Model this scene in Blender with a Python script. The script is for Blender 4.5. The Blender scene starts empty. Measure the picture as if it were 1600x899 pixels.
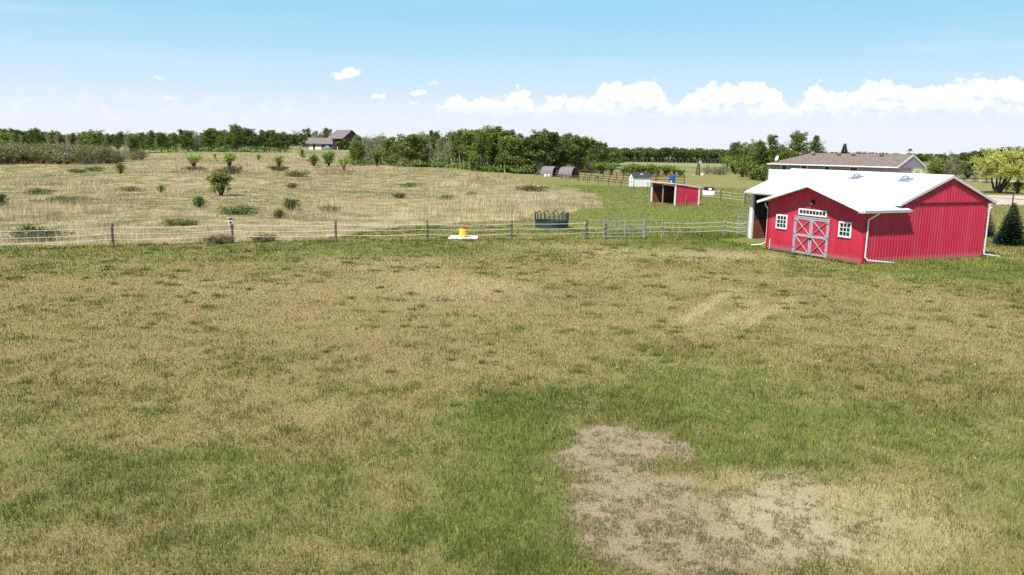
import bpy, math, random
import numpy as np
from mathutils import Vector, Matrix
R = math.radians
rng = np.random.default_rng(7)
random.seed(7)
C = bpy.context.scene.collection
SC = bpy.context.scene

# ------------------------------------------------------------------ camera
FPX, YH, ROLL, EYE = 1233.0, 232.6, 0.993, 6.0          # focal length / horizon row in px of a 1600 wide frame, roll, eye height
pit = math.atan((449.5 - YH) / FPX); rl = R(ROLL)
cp, sp, cr, sr = math.cos(pit), math.sin(pit), math.cos(rl), math.sin(rl)
fwd = Vector((0, cp, -sp)); up0 = Vector((0, sp, cp)); xr = Vector((1, 0, 0))
right = cr * xr + sr * up0; upv = -sr * xr + cr * up0
cam_d = bpy.data.cameras.new('camera'); cam = bpy.data.objects.new('camera', cam_d); C.objects.link(cam)
m = Matrix((right, upv, -fwd)).transposed().to_4x4(); m.translation = Vector((0, 0, EYE)); cam.matrix_world = m
cam_d.sensor_width = 36; cam_d.lens = 36 * FPX / 1600; cam_d.clip_start = 0.1; cam_d.clip_end = 30000
SC.camera = cam

# ------------------------------------------------------------------ light and sky
SUN_DIR = Vector((-0.345, -0.45, 0.822)).normalized()    # towards the sun
sun_el = math.asin(SUN_DIR.z); sun_az = math.atan2(SUN_DIR.x, SUN_DIR.y)
sd = bpy.data.lights.new('sun', 'SUN'); so = bpy.data.objects.new('sun', sd); C.objects.link(so)
sd.energy = 5.0; sd.angle = R(0.53); sd.color = (1.0, 0.955, 0.89)
so.rotation_euler = SUN_DIR.to_track_quat('Z', 'Y').to_euler(); so.location = (0, 0, 60)
SC.view_settings.view_transform = 'Standard'; SC.view_settings.look = 'None'
SC.view_settings.exposure = 0.42; SC.view_settings.gamma = 1.0; SC.view_settings.use_curve_mapping = False

W = bpy.data.worlds.new('World'); SC.world = W; W.use_nodes = True
nt = W.node_tree; nt.nodes.clear()
class NG:
    """small helper to write shader node maths"""
    def __init__(s, nt): s.nt = nt
    def n(s, t, **k):
        nd = s.nt.nodes.new(t)
        for a, b in k.items(): setattr(nd, a, b)
        return nd
    def put(s, sock, v):
        if hasattr(v, 'is_output') or isinstance(v, bpy.types.NodeSocket): s.nt.links.new(v, sock)
        else: sock.default_value = v
    def m(s, op, a, b=0.0, c=None, clamp=False):
        nd = s.n('ShaderNodeMath', operation=op, use_clamp=clamp)
        s.put(nd.inputs[0], a); s.put(nd.inputs[1], b)
        if c is not None: s.put(nd.inputs[2], c)
        return nd.outputs[0]
    def sm(s, x, a, b):
        nd = s.n('ShaderNodeMapRange', interpolation_type='SMOOTHSTEP')
        s.put(nd.inputs[0], x); s.put(nd.inputs[1], a); s.put(nd.inputs[2], b); nd.inputs[3].default_value = 0; nd.inputs[4].default_value = 1
        return nd.outputs[0]
    def mix(s, f, a, b, mode='MIX'):
        nd = s.n('ShaderNodeMix', data_type='RGBA', blend_type=mode)
        s.put(nd.inputs[0], f); s.put(nd.inputs[6], a); s.put(nd.inputs[7], b)
        return nd.outputs[2]
    def noise(s, vec, scale, detail=3, rough=.55, dist=0.0):
        nd = s.n('ShaderNodeTexNoise'); s.put(nd.inputs['Vector'], vec)
        nd.inputs['Scale'].default_value = scale; nd.inputs['Detail'].default_value = detail
        nd.inputs['Roughness'].default_value = rough; nd.inputs['Distortion'].default_value = dist
        return nd.outputs['Fac']
g = NG(nt)
sky = g.n('ShaderNodeTexSky', sky_type='NISHITA', sun_disc=False, sun_elevation=sun_el, sun_rotation=sun_az)
sky.air_density = 1.0; sky.dust_density = 0.6; sky.ozone_density = 1.2
tc = g.n('ShaderNodeTexCoord'); sep = g.n('ShaderNodeSeparateXYZ'); nt.links.new(tc.outputs['Generated'], sep.inputs[0])
D2 = 180 / math.pi
az = g.m('MULTIPLY', g.m('ARCTAN2', sep.outputs[0], sep.outputs[1]), D2)
el = g.m('MULTIPLY', g.m('ARCSINE', sep.outputs[2]), D2)
comb = g.n('ShaderNodeCombineXYZ'); g.put(comb.inputs[0], az); g.put(comb.inputs[1], g.m('MULTIPLY', el, 1.35)); P = comb.outputs[0]
# air: whitish lavender low down, clear pale blue above
elp = g.m('MAXIMUM', el, 0.0)
ramp = g.n('ShaderNodeValToRGB'); nt.links.new(g.m('DIVIDE', elp, 40.0), ramp.inputs[0])
cr_ = ramp.color_ramp; cr_.interpolation = 'CARDINAL'
SKYC = [(0.0, (.84, .87, .96)), (0.05, (.78, .85, .975)), (0.09, (.66, .81, .965)), (0.15, (.50, .75, .94)), (0.21, (.37, .69, .90)), (0.27, (.28, .63, .865)), (0.42, (.11, .36, .70)), (1.0, (.05, .17, .43))]
while len(cr_.elements) < len(SKYC): cr_.elements.new(0.5)
for e, (p_, c_) in zip(cr_.elements, SKYC): e.position = p_; e.color = (*c_, 1)
skyc = g.mix(0.88, g.mix(1.0, sky.outputs[0], (.1, .1, .1, 1), 'MULTIPLY'), ramp.outputs[0])
# faint high veils
veil = g.m('MULTIPLY', g.sm(g.noise(g.n('ShaderNodeVectorMath', operation='MULTIPLY').outputs[0], 1), 9, 10), 0)
vm_ = g.n('ShaderNodeVectorMath', operation='MULTIPLY'); g.put(vm_.inputs[0], P); vm_.inputs[1].default_value = (.05, .35, 1)
veil = g.m('MULTIPLY', g.sm(g.noise(vm_.outputs[0], 1.0, 5, .6), .52, .8), .22)
skyc = g.mix(veil, skyc, (.93, .94, .99, 1))
# a bank of cumulus low over the horizon: top height by bearing
fc = g.n('ShaderNodeFloatCurve'); cur = fc.mapping.curves[0]
tops = [(-180, 2.9), (-120, 4.4), (-90, 3.2), (-60, 2.6), (-40, 2.2), (-22, 1.6), (-8, 2.0), (-5.9, 2.8), (-4.9, 3.8), (-3.9, 4.1), (-3.3, 3.6), (-2.6, 4.1), (-1.6, 4.05),
        (-.6, 4.05), (.3, 4.75), (1.0, 4.4), (1.6, 3.6), (2.4, 4.1), (3.2, 4.35), (4.3, 4.2), (5.0, 4.3), (5.6, 4.4), (6.2, 5.2), (7.0, 5.3), (8.0, 5.0), (9.0, 5.3), (9.9, 5.2), (10.6, 4.5),
        (11.1, 3.7), (11.8, 4.5), (12.8, 4.9), (14.4, 5.25), (16.0, 5.25), (17.2, 4.9), (18.2, 4.5), (18.9, 3.6), (19.6, 4.2), (20.2, 5.1), (20.9, 5.0), (21.7, 4.4),
        (22.8, 4.8), (24.2, 5.2), (25.4, 5.1), (26.6, 4.6), (27.8, 4.9), (29.4, 5.25), (31.5, 5.1), (34.0, 4.7), (40, 5.6), (55, 4.4), (80, 5.2), (120, 3.6), (180, 2.9)]
def cx(a): return (a + 180) / 360
# piecewise remap so the curve has resolution in view: use bearing squashed by atan
def sq(a): return 0.5 + math.atan(a / 25.0) / math.pi
cur.points[0].location = (sq(-180), tops[0][1] / 10); cur.points[1].location = (sq(180), tops[-1][1] / 10)
for a_, t_ in tops[1:-1]: cur.points.new(sq(a_), t_ / 10)
for p_ in cur.points: p_.handle_type = 'AUTO'
fc.mapping.update()
wob = g.m('MULTIPLY', g.m('SUBTRACT', g.noise(P, .9, 4, .6), .5), 1.0)
sqn = g.m('ADD', .5, g.m('DIVIDE', g.m('ARCTANGENT', g.m('DIVIDE', g.m('ADD', az, wob), 25.0)), math.pi))
g.put(fc.inputs['Value'], sqn)
top = g.m('MULTIPLY', fc.outputs[0], 10.0)
vor = g.n('ShaderNodeTexVoronoi', feature='SMOOTH_F1'); g.put(vor.inputs['Vector'], P); vor.inputs['Scale'].default_value = 1.25; vor.inputs['Smoothness'].default_value = .6
vor.inputs['Detail'].default_value = 3; vor.inputs['Roughness'].default_value = .55
n1 = g.m('SUBTRACT', g.noise(P, 1.6, 6, .62), .5)
bil = g.m('ADD', g.m('MULTIPLY', g.m('SUBTRACT', .42, vor.outputs['Distance']), .9), g.m('MULTIPLY', n1, 1.3))
depth = g.m('SUBTRACT', g.m('ADD', top, g.m('MULTIPLY', bil, .75)), el)
edge_top = g.sm(depth, 0.0, .42)
base_el = g.m('ADD', 2.95, g.m('MULTIPLY', n1, 1.0))
edge_base = g.sm(el, g.m('SUBTRACT', base_el, .9), g.m('ADD', base_el, .6))
body = g.m('MULTIPLY', edge_top, edge_base)
body = g.m('MULTIPLY', body, g.sm(g.m('ADD', g.noise(P, .55, 3, .5), g.m('MULTIPLY', edge_top, .25)), .20, .46))
# thinner veil below the bank
low = g.m('MULTIPLY', g.m('MULTIPLY', g.sm(g.noise(P, .8, 5, .65), .45, .72), g.sm(el, .8, 2.2)), g.m('SUBTRACT', 1.0, g.sm(el, 2.6, 3.6)))
skyc = g.mix(g.m('MULTIPLY', low, .45), skyc, (.93, .92, .99, 1))
shade = g.m('MULTIPLY', g.sm(g.m('SUBTRACT', g.m('ADD', depth, g.m('MULTIPLY', n1, 2.4)), 0.65), 0.0, 1.0), g.sm(g.noise(P, 1.0, 4, .6), .38, .62))
ccol = g.mix(shade, (1.06, 1.06, 1.07, 1), (.76, .81, .93, 1))
skyc = g.mix(g.m('MULTIPLY', body, .96), skyc, ccol)
# small loose clouds
for a_, e_, ra, re, st in [(-11.45, 5.0, .62, .34, .85), (-12.1, 4.75, .75, .20, .75), (-9.55, 3.45, .52, .20, .8), (-23.7, 4.1, .35, .16, .35), (-23.2, 2.9, .45, .12, .22),
                          (-6.75, 3.75, .55, .2, .6), (-5.7, 4.4, .4, .14, .3), (-7.2, 3.05, .4, .15, .35), (-48, 5.2, 1.5, .5, .8), (48, 7.6, 2.0, .6, .7)]:
    dx = g.m('DIVIDE', g.m('SUBTRACT', g.m('ADD', az, g.m('MULTIPLY', n1, .8)), a_), ra)
    dy = g.m('DIVIDE', g.m('SUBTRACT', g.m('ADD', el, g.m('MULTIPLY', n1, .9)), e_), re)
    dd = g.m('ADD', g.m('MULTIPLY', dx, dx), g.m('MULTIPLY', dy, dy))
    mk_ = g.m('MULTIPLY', g.m('SUBTRACT', 1.0, g.sm(dd, .05, 1.5)), st)
    skyc = g.mix(mk_, skyc, (1.12, 1.12, 1.15, 1))
bg = g.n('ShaderNodeBackground'); g.put(bg.inputs[0], skyc); bg.inputs[1].default_value = 0.81
outw = g.n('ShaderNodeOutputWorld'); nt.links.new(bg.outputs[0], outw.inputs[0])

# ------------------------------------------------------------------ noise, terrain, placing
def sstep(a, b, x):
    t = np.clip((np.asarray(x, float) - a) / (b - a), 0, 1); return t * t * (3 - 2 * t)
def vnoise(x, y, seed):
    xi = np.floor(x).astype(np.int64); yi = np.floor(y).astype(np.int64); fx = x - xi; fy = y - yi
    fx = fx * fx * (3 - 2 * fx); fy = fy * fy * (3 - 2 * fy)
    def h(a, b):
        v = (a * 374761393 + b * 668265263 + seed * 974634777) & 0xffffffff
        v = ((v ^ (v >> 13)) * 1274126177) & 0xffffffff
        v = (v ^ (v >> 16)) & 0xffffffff
        return v / 4294967295.0
    return (h(xi, yi) * (1 - fx) + h(xi + 1, yi) * fx) * (1 - fy) + (h(xi, yi + 1) * (1 - fx) + h(xi + 1, yi + 1) * fx) * fy
def fbm(x, y, scale, octv=4, seed=1, rough=.55):
    x = np.asarray(x, float); y = np.asarray(y, float)
    s = 0; a = 1; t = 0; f = 1.0 / scale
    for o in range(octv):
        s = s + a * vnoise(x * f + 17.3 * o, y * f - 9.1 * o, seed + o); t += a; a *= rough; f *= 2.03
    return s / t
def T(X, Y):
    X = np.asarray(X, float); Y = np.asarray(Y, float)
    z = 3.8 * sstep(60, 360, Y) * (1 - sstep(-90, 30, X))
    und = (fbm(X, Y, 28, 3, 90) - .5) * 1.3 * sstep(56, 110, Y) * (1 - sstep(-10, 12, X)) * (1 - sstep(600, 900, Y))
    return z + und
def Tz(x, y): return float(T(x, y))
CO = np.array([0, 0, EYE]); RV, UV, FV = [np.array(v) for v in (right, upv, fwd)]
def ray(px, py): return FV * FPX + RV * (px - 800) - UV * (py - 449.5)
def G(px, py):
    """the point of the ground seen at a place of the photograph"""
    d = ray(px, py); d = d / math.hypot(d[0], d[1])
    s = np.arange(8, 1500, .5); z = EYE + d[2] * s; hh = T(d[0] * s, d[1] * s)
    k = np.argmax(z <= hh)
    if z[k] > hh[k]: k = len(s) - 1
    return Vector((d[0] * s[k], d[1] * s[k], float(hh[k])))
def height_at(px, py_top, Y, X=None):
    """height above the ground of something seen up to row py_top when standing Y metres away"""
    d = ray(px, py_top); d = d / d[1]
    return EYE + d[2] * Y

# ------------------------------------------------------------------ materials
MATS = {}
def mat(name, col, rough=.6, spec=.3, metal=0.0, var=.12, vscale=6.0, bump=0.0, bscale=40, col2=None, trans=0.0, emit=None, objvar=0.0):
    if name in MATS: return MATS[name]
    mt = bpy.data.materials.new(name); mt.use_nodes = True; t = mt.node_tree; q = NG(t); b = t.nodes['Principled BSDF']
    tcn = q.n('ShaderNodeTexCoord').outputs['Object']
    f = q.noise(tcn, vscale, 5, .6)
    c2 = col2 if col2 else tuple(min(1, c * (1 - var)) for c in col)
    c1 = col if col2 else tuple(min(1, c * (1 + var)) for c in col)
    cc = q.mix(q.sm(f, .32, .68), (*c1, 1), (*c2, 1))
    if objvar:
        oi = q.n('ShaderNodeObjectInfo').outputs['Random']
        hs = q.n('ShaderNodeHueSaturation'); q.put(hs.inputs['Color'], cc)
        q.put(hs.inputs['Value'], q.m('ADD', 1 - objvar, q.m('MULTIPLY', oi, 2 * objvar)))
        q.put(hs.inputs['Hue'], q.m('ADD', .485, q.m('MULTIPLY', q.m('FRACT', q.m('MULTIPLY', oi, 7.3)), .03)))
        cc = hs.outputs[0]
    q.put(b.inputs['Base Color'], cc)
    b.inputs['Roughness'].default_value = rough; b.inputs['Specular IOR Level'].default_value = spec; b.inputs['Metallic'].default_value = metal
    if bump:
        bp = q.n('ShaderNodeBump'); bp.inputs['Strength'].default_value = bump; q.put(bp.inputs['Height'], q.noise(tcn, bscale, 4, .6)); bp.inputs['Distance'].default_value = .02
        t.links.new(bp.outputs[0], b.inputs['Normal'])
    MATS[name] = mt; return mt
def leaf_mat(name, gain=1.0, trans=.3, objvar=.18, rough=.6):
    """albedo from the mesh's own colour attribute, a little light through the leaf"""
    if name in MATS: return MATS[name]
    mt = bpy.data.materials.new(name); mt.use_nodes = True; t = mt.node_tree; t.nodes.clear(); q = NG(t)
    at = q.n('ShaderNodeAttribute', attribute_name='Col').outputs['Color']
    oi = q.n('ShaderNodeObjectInfo').outputs['Random']
    hs = q.n('ShaderNodeHueSaturation'); q.put(hs.inputs['Color'], at)
    q.put(hs.inputs['Value'], q.m('MULTIPLY', q.m('ADD', 1 - objvar, q.m('MULTIPLY', oi, 2 * objvar)), gain))
    q.put(hs.inputs['Hue'], q.m('ADD', .5 - .08 * objvar, q.m('MULTIPLY', q.m('FRACT', q.m('MULTIPLY', oi, 7.3)), .16 * objvar)))
    d = q.n('ShaderNodeBsdfDiffuse'); tr = q.n('ShaderNodeBsdfTranslucent'); mx = q.n('ShaderNodeMixShader')
    q.put(d.inputs[0], hs.outputs[0]); q.put(tr.inputs[0], hs.outputs[0]); mx.inputs[0].default_value = trans
    t.links.new(d.outputs[0], mx.inputs[1]); t.links.new(tr.outputs[0], mx.inputs[2])
    o = q.n('ShaderNodeOutputMaterial'); t.links.new(mx.outputs[0], o.inputs[0])
    MATS[name] = mt; return mt

# ------------------------------------------------------------------ mesh helpers
class MB:
    def __init__(s): s.v = []; s.f = []
    def add(s, vs, fs):
        o = len(s.v); s.v += [tuple(v) for v in vs]; s.f += [tuple(i + o for i in f) for f in fs]; return s
    def box(s, x0, x1, y0, y1, z0, z1):
        return s.hexa([(x0, y0, z0), (x1, y0, z0), (x1, y1, z0), (x0, y1, z0)], [(x0, y0, z1), (x1, y0, z1), (x1, y1, z1), (x0, y1, z1)])
    def hexa(s, lo, hi):
        return s.add(list(lo) + list(hi), [(3, 2, 1, 0), (4, 5, 6, 7), (0, 1, 5, 4), (1, 2, 6, 5), (2, 3, 7, 6), (3, 0, 4, 7)])
    def prism(s, poly, d):
        """closed solid: polygon (3D points) moved along d"""
        n = len(poly); a = [Vector(p) for p in poly]; b = [p + Vector(d) for p in a]
        return s.add(a + b, [tuple(range(n))[::-1], tuple(range(n, 2 * n))] + [(i, (i + 1) % n, n + (i + 1) % n, n + i) for i in range(n)])
    def bar(s, a, b, w, h=None, up=(0, 0, 1)):
        a = Vector(a); b = Vector(b); d = (b - a).normalized(); h = h or w
        u = Vector(up); 
        if abs(d.dot(u)) > .98: u = Vector((0, 1, 0))
        x = d.cross(u).normalized() * w / 2; y = x.cross(d).normalized() * h / 2
        return s.hexa([a - x - y, a + x - y, a + x + y, a - x + y], [b - x - y, b + x - y, b + x + y, b - x + y])
    def tube(s, pts, r, n=8, caps=True):
        pts = [Vector(p) for p in pts]; rs = r if isinstance(r, (list, tuple)) else [r] * len(pts)
        rings = []; prev = None
        for i, p in enumerate(pts):
            d = (pts[min(i + 1, len(pts) - 1)] - pts[max(i - 1, 0)]).normalized()
            if prev is None: u = Vector((0, 0, 1)) if abs(d.z) < .9 else Vector((1, 0, 0)); u = d.cross(u).normalized()
            else: u = (prev - d * prev.dot(d)); u = u.normalized() if u.length > 1e-6 else Vector((1, 0, 0))
            prev = u; w = d.cross(u)
            rings.append([p + (u * math.cos(2 * math.pi * k / n) + w * math.sin(2 * math.pi * k / n)) * rs[i] for k in range(n)])
        fs = []
        for i in range(len(pts) - 1):
            for k in range(n): fs.append((i * n + k, i * n + (k + 1) % n, (i + 1) * n + (k + 1) % n, (i + 1) * n + k))
        if caps: fs += [tuple(range(n))[::-1], tuple((len(pts) - 1) * n + k for k in range(n))]
        return s.add([v for rr in rings for v in rr], fs)
    def lathe(s, prof, c=(0, 0, 0), n=20, axis=None):
        vs = []; c = Vector(c)
        for r, z in prof:
            for k in range(n): vs.append(c + Vector((r * math.cos(2 * math.pi * k / n), r * math.sin(2 * math.pi * k / n), z)))
        fs = []
        for i in range(len(prof) - 1):
            for k in range(n): fs.append((i * n + k, i * n + (k + 1) % n, (i + 1) * n + (k + 1) % n, (i + 1) * n + k))
        fs += [tuple(range(n))[::-1], tuple((len(prof) - 1) * n + k for k in range(n))]
        return s.add(vs, fs)
    def mesh(s, name, m):
        me = bpy.data.meshes.new(name); me.from_pydata([tuple(v) for v in s.v], [], s.f); me.materials.append(m); me.update(); return me
    def obj(s, name, m, parent=None, smooth=False, bevel=0.0):
        me = s.mesh(name, m)
        if smooth: me.shade_smooth()
        o = bpy.data.objects.new(name, me); C.objects.link(o)
        if parent: o.parent = parent
        if bevel:
            bv = o.modifiers.new('bevel', 'BEVEL'); bv.width = bevel; bv.segments = 2
        return o
def np_mesh(name, V, F, m, col=None, smooth=False, alpha=None):
    """V (n,3), F (k, 3 or 4)"""
    me = bpy.data.meshes.new(name); V = np.ascontiguousarray(V, np.float32); F = np.ascontiguousarray(F, np.int32); k = F.shape[1]
    me.vertices.add(len(V)); me.vertices.foreach_set('co', V.ravel())
    me.loops.add(F.size); me.loops.foreach_set('vertex_index', F.ravel())
    me.polygons.add(len(F)); me.polygons.foreach_set('loop_start', np.arange(0, F.size, k, dtype=np.int32))
    if col is not None:
        a = me.color_attributes.new('Col', 'FLOAT_COLOR', 'POINT'); cc = np.ones((len(V), 4), np.float32); cc[:, :3] = col; cc[:, 3] = 1 if alpha is None else alpha; a.data.foreach_set('color', cc.ravel())
    me.materials.append(m); me.update(calc_edges=True)
    me.polygons.foreach_set('use_smooth', np.full(len(F), bool(smooth)))
    return me
def tag(o, label=None, cat=None, group=None, kind=None):
    if label: o['label'] = label
    if cat: o['category'] = cat
    if group: o['group'] = group
    if kind: o['kind'] = kind
    return o
def empty(name, loc=(0, 0, 0), rz=0.0, scale=1.0, **k):
    o = bpy.data.objects.new(name, None); C.objects.link(o); o.location = loc; o.rotation_euler = (0, 0, rz); o.scale = (scale,) * 3; o.empty_display_size = .2
    return tag(o, **k)
def link(name, me, parent=None):
    o = bpy.data.objects.new(name, me); C.objects.link(o)
    if parent: o.parent = parent
    return o
def dup(root, loc, rz=0.0, scale=None, label=None, group=None):
    r = root.copy(); C.objects.link(r); r.location = loc; r.rotation_euler = (0, 0, rz)
    if scale is not None: r.scale = scale if hasattr(scale, '__len__') else (scale,) * 3
    if label: r['label'] = label
    if group: r['group'] = group
    for ch in list(root.children):
        c = ch.copy(); C.objects.link(c); c.parent = r
        for gc in list(ch.children):
            d = gc.copy(); C.objects.link(d); d.parent = c
    return r

# ================================================================== GROUND
BX, BY, BTH = 19.451, 43.471, R(24.53)                    # near corner of the barn; local x along the gable wall, local y along the door wall
def barn_local(X, Y):
    dx = X - BX; dy = Y - BY; c, s = math.cos(BTH), math.sin(BTH); return dx * c + dy * s, -dx * s + dy * c
FENCE = [(-33, 39.5), (-29.3, 42.0), (-23.15, 45.4), (-17.2, 48.15), (-11.13, 49.4), (-5.53, 50.9), (-.1, 52.1), (5.0, 53.6), (10.5, 55.3), (15.2, 56.9), (40, 68)]
def fence_y(X): return np.interp(X, [p[0] for p in FENCE], [p[1] for p in FENCE])
def ell(X, Y, px, py, rx, ry, soft=1.0):
    """soft ellipse on the ground (given by where its centre and radii show)"""
    c = G(px, py); a = G(px + rx, py); b0 = G(px, py + ry); b1 = G(px, max(py - ry, 250))
    rxw = abs(a.x - c.x); ryw = (abs(b0.y - c.y) + abs(b1.y - c.y)) / 2
    u = c.x / c.y                                              # patches lie along the line of sight
    dx = (X - (c.x + (Y - c.y) * u)) / rxw; dy = (Y - c.y) / ryw
    return 1 - sstep(1 - .55 * soft, 1 + .45 * soft, np.sqrt(dx * dx + dy * dy))
GREENS = [(1350, 640, 250, 60, .12), (775, 760, 85, 130, .50), (810, 665, 95, 50, .5), (1000, 640, 160, 38, .26), (1260, 655, 230, 50, .20), (690, 860, 120, 60, .30), (1095, 700, 90, 24, .36),
          (860, 800, 42, 110, .28), (270, 393, 330, 13, .22), (640, 388, 200, 9, .24), (1090, 381, 110, 10, .42), (1470, 424, 150, 14, .46), (1180, 386, 40, 8, .4), (1590, 420, 60, 25, .3),
          (1150, 690, 150, 30, .16), (1540, 760, 90, 120, .20), (120, 780, 300, 110, .18), (480, 780, 200, 90, .14), (1010, 345, 150, 22, .40), (1100, 330, 110, 16, .45),
          (1000, 300, 140, 12, .25), (1180, 370, 60, 14, .4), (400, 720, 160, 60, .12), (1060, 590, 300, 28, .14), (880, 292, 60, 14, .3), (1440, 412, 200, 8, .3), (30, 420, 80, 20, .1)]
BROWNS = [(270, 470, 260, 45, .22), (620, 450, 190, 38, .20), (960, 430, 190, 24, .16), (350, 640, 190, 50, .12), (820, 500, 300, 38, .16), (1290, 470, 260, 34, .16), (120, 880, 160, 40, .20),
          (700, 560, 240, 35, .12), (1450, 520, 160, 50, .1), (1400, 600, 150, 40, .08), (120, 560, 150, 60, .10), (60, 440, 100, 20, .10)]
DIRTS = [(965, 715, 95, 40, 1.), (985, 800, 120, 100, 1.), (1110, 840, 190, 70, .9), (1240, 875, 210, 55, .9), (1050, 880, 160, 50, .95), (1110, 399, 85, 6, .55), (925, 653, 14, 6, .8), (890, 790, 40, 40, .4), (1180, 780, 110, 30, .65), (640, 440, 80, 14, .2)]
STRAWS = [(1330, 800, 160, 62, .9), (1400, 850, 120, 50, .8), (1230, 750, 100, 22, .6), (350, 455, 100, 18, .35), (700, 455, 130, 20, .45), (950, 395, 110, 9, .45), (620, 420, 120, 14, .35), (1130, 400, 110, 6, .4), (1040, 396, 60, 6, .5)]
TRACKS = [((1150, 452), (1055, 512)), ((1192, 470), (1108, 522)), ((1243, 467), (1150, 520))]
MEADOW = [G(-260, 384), G(0, 385), G(180, 383), G(363, 378), G(480, 377), G(555, 367), G(640, 353), G(800, 345), G(905, 334), G(950, 318), G(935, 304), G(862, 289), G(780, 275), G(700, 267), G(600, 262), G(545, 241), G(300, 239.5), G(-200, 247)]
def in_poly(X, Y, poly):
    ins = np.zeros(np.shape(X), bool); n = len(poly)
    for i in range(n):
        x1, y1 = poly[i][0], poly[i][1]; x2, y2 = poly[(i + 1) % n][0], poly[(i + 1) % n][1]
        c = ((y1 > Y) != (y2 > Y)) & (X < (x2 - x1) * (Y - y1) / ((y2 - y1) or 1e-9) + x1); ins ^= c
    return ins
def fields(X, Y):
    """greenness, bare dirt, pale straw and tall meadow, each 0..1, over the land"""
    X = np.asarray(X, float); Y = np.asarray(Y, float)
    wx = X + (fbm(X, Y, 4.5, 4, 11) - .5) * 5.0 * np.clip(Y / 30, .5, 3); wy = Y + (fbm(X, Y, 4.5, 4, 12) - .5) * 5.5 * np.clip(Y / 30, .5, 3)
    gr = .455 + (fbm(X, Y, 9, 4, 21) - .5) * .22 + (fbm(X, Y, 1.1, 5, 22) - .5) * .44
    for a in GREENS: gr = gr + .72 * a[4] * ell(wx, wy, *a[:4], 1.5)
    for a in BROWNS: gr = gr - a[4] * ell(wx, wy, *a[:4], 1.5)
    gr = gr + .10 * sstep(60, 80, Y) + .08 * sstep(150, 260, Y)
    wx2 = X + (fbm(X, Y, 1.3, 4, 13) - .5) * 2.4; wy2 = Y + (fbm(X, Y, 1.3, 4, 14) - .5) * 2.8
    di = np.zeros_like(X)
    for a in DIRTS: di = np.maximum(di, a[4] * ell(wx2, wy2, *a[:4], .8))
    di = di * (.62 + .38 * sstep(.25, .62, fbm(X, Y, .9, 5, 31)))
    bx, by = barn_local(X, Y)
    di = np.maximum(di, .55 * ((bx > -.35) & (bx < .1) & (by > -.3) & (by < 8)))
    st = np.zeros_like(X)
    for a in STRAWS: st = np.maximum(st, a[4] * ell(wx, wy, *a[:4]))
    for a, b in TRACKS:
        A = G(*a); B = G(*b); dx, dy = B.x - A.x, B.y - A.y; L = math.hypot(dx, dy)
        t = ((X - A.x) * dx + (Y - A.y) * dy) / L; d = np.abs((X - A.x) * dy - (Y - A.y) * dx) / L
        st = np.maximum(st, .75 * (1 - sstep(.12, .40, d + (fbm(X, Y, .8, 2, 5) - .5) * .12)) * sstep(-.5, 1, t) * (1 - sstep(L - 1.5, L + .8, t)))
    mx = X + (fbm(X, Y, 7, 3, 41) - .5) * 5; my = Y + (fbm(X, Y, 7, 3, 42) - .5) * 4
    me = in_poly(np.where(Y < 70, X, mx), np.where(Y < 62, Y + (my - Y) * .35, my), MEADOW).astype(float)
    return np.clip(gr, 0, 1), np.clip(di, 0, 1), np.clip(st, 0, 1), me

def axis_pts(parts):
    out = []
    for a, b, s in parts: out += list(np.arange(a, b, s))
    return np.array(out + [parts[-1][1]])
gxs = axis_pts([(-9000, -1000, 1000), (-1000, -300, 100), (-300, -120, 12), (-120, -50, 3), (-50, 50, .45), (50, 120, 2.5), (120, 300, 12), (300, 1000, 100), (1000, 9000, 1000)])
gys = axis_pts([(-400, -40, 60), (-40, 5, 5), (5, 62, .38), (62, 130, 1.2), (130, 420, 5), (420, 1000, 40), (1000, 12000, 1000)])
GX, GY = np.meshgrid(gxs, gys); V = np.stack([GX.ravel(), GY.ravel(), T(GX, GY).ravel()], 1)
nx, ny = len(gxs), len(gys); ii = (np.arange(ny - 1)[:, None] * nx + np.arange(nx - 1)[None]).ravel()
gr, di, st, me_ = fields(V[:, 0], V[:, 1])
gm = bpy.data.materials.new('prairie_ground'); gm.use_nodes = True; q = NG(gm.node_tree); b = gm.node_tree.nodes['Principled BSDF']
at = q.n('ShaderNodeAttribute', attribute_name='Col'); sp_ = q.n('ShaderNodeSeparateColor'); gm.node_tree.links.new(at.outputs['Color'], sp_.inputs[0])
posn = q.n('ShaderNodeNewGeometry').outputs['Position']
f1 = q.noise(posn, 2.6, 6, .68); f2 = q.noise(posn, 14, 6, .75); f3 = q.noise(posn, .22, 5, .6); f4 = q.noise(posn, 45, 4, .8)
straw = q.mix(q.sm(f2, .3, .7), (.40, .30, .13, 1), (.20, .15, .07, 1))
straw = q.mix(q.sm(f4, .5, .75), straw, (.52, .41, .21, 1))
grn = q.mix(q.sm(f1, .3, .7), (.145, .17, .045, 1), (.225, .225, .065, 1))
gfac = q.sm(q.m('ADD', sp_.outputs[0], q.m('ADD', q.m('MULTIPLY', q.m('SUBTRACT', f2, .5), .9), q.m('MULTIPLY', q.m('SUBTRACT', f1, .5), .7))), .16, .84)
col = q.mix(gfac, straw, grn)
dirtc = q.mix(q.sm(f2, .38, .62), (.42, .315, .195, 1), (.24, .18, .11, 1)); dirtc = q.mix(q.sm(f4, .48, .74), dirtc, (.50, .40, .29, 1)); dirtc = q.mix(q.sm(f1, .45, .7), dirtc, (.33, .27, .165, 1))
dfac = q.sm(q.m('ADD', sp_.outputs[1], q.m('MULTIPLY', q.m('SUBTRACT', f2, .5), .8)), .3, .65)
col = q.mix(dfac, col, dirtc)
col = q.mix(q.m('MULTIPLY', sp_.outputs[2], .7), col, (.50, .41, .24, 1))
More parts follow.
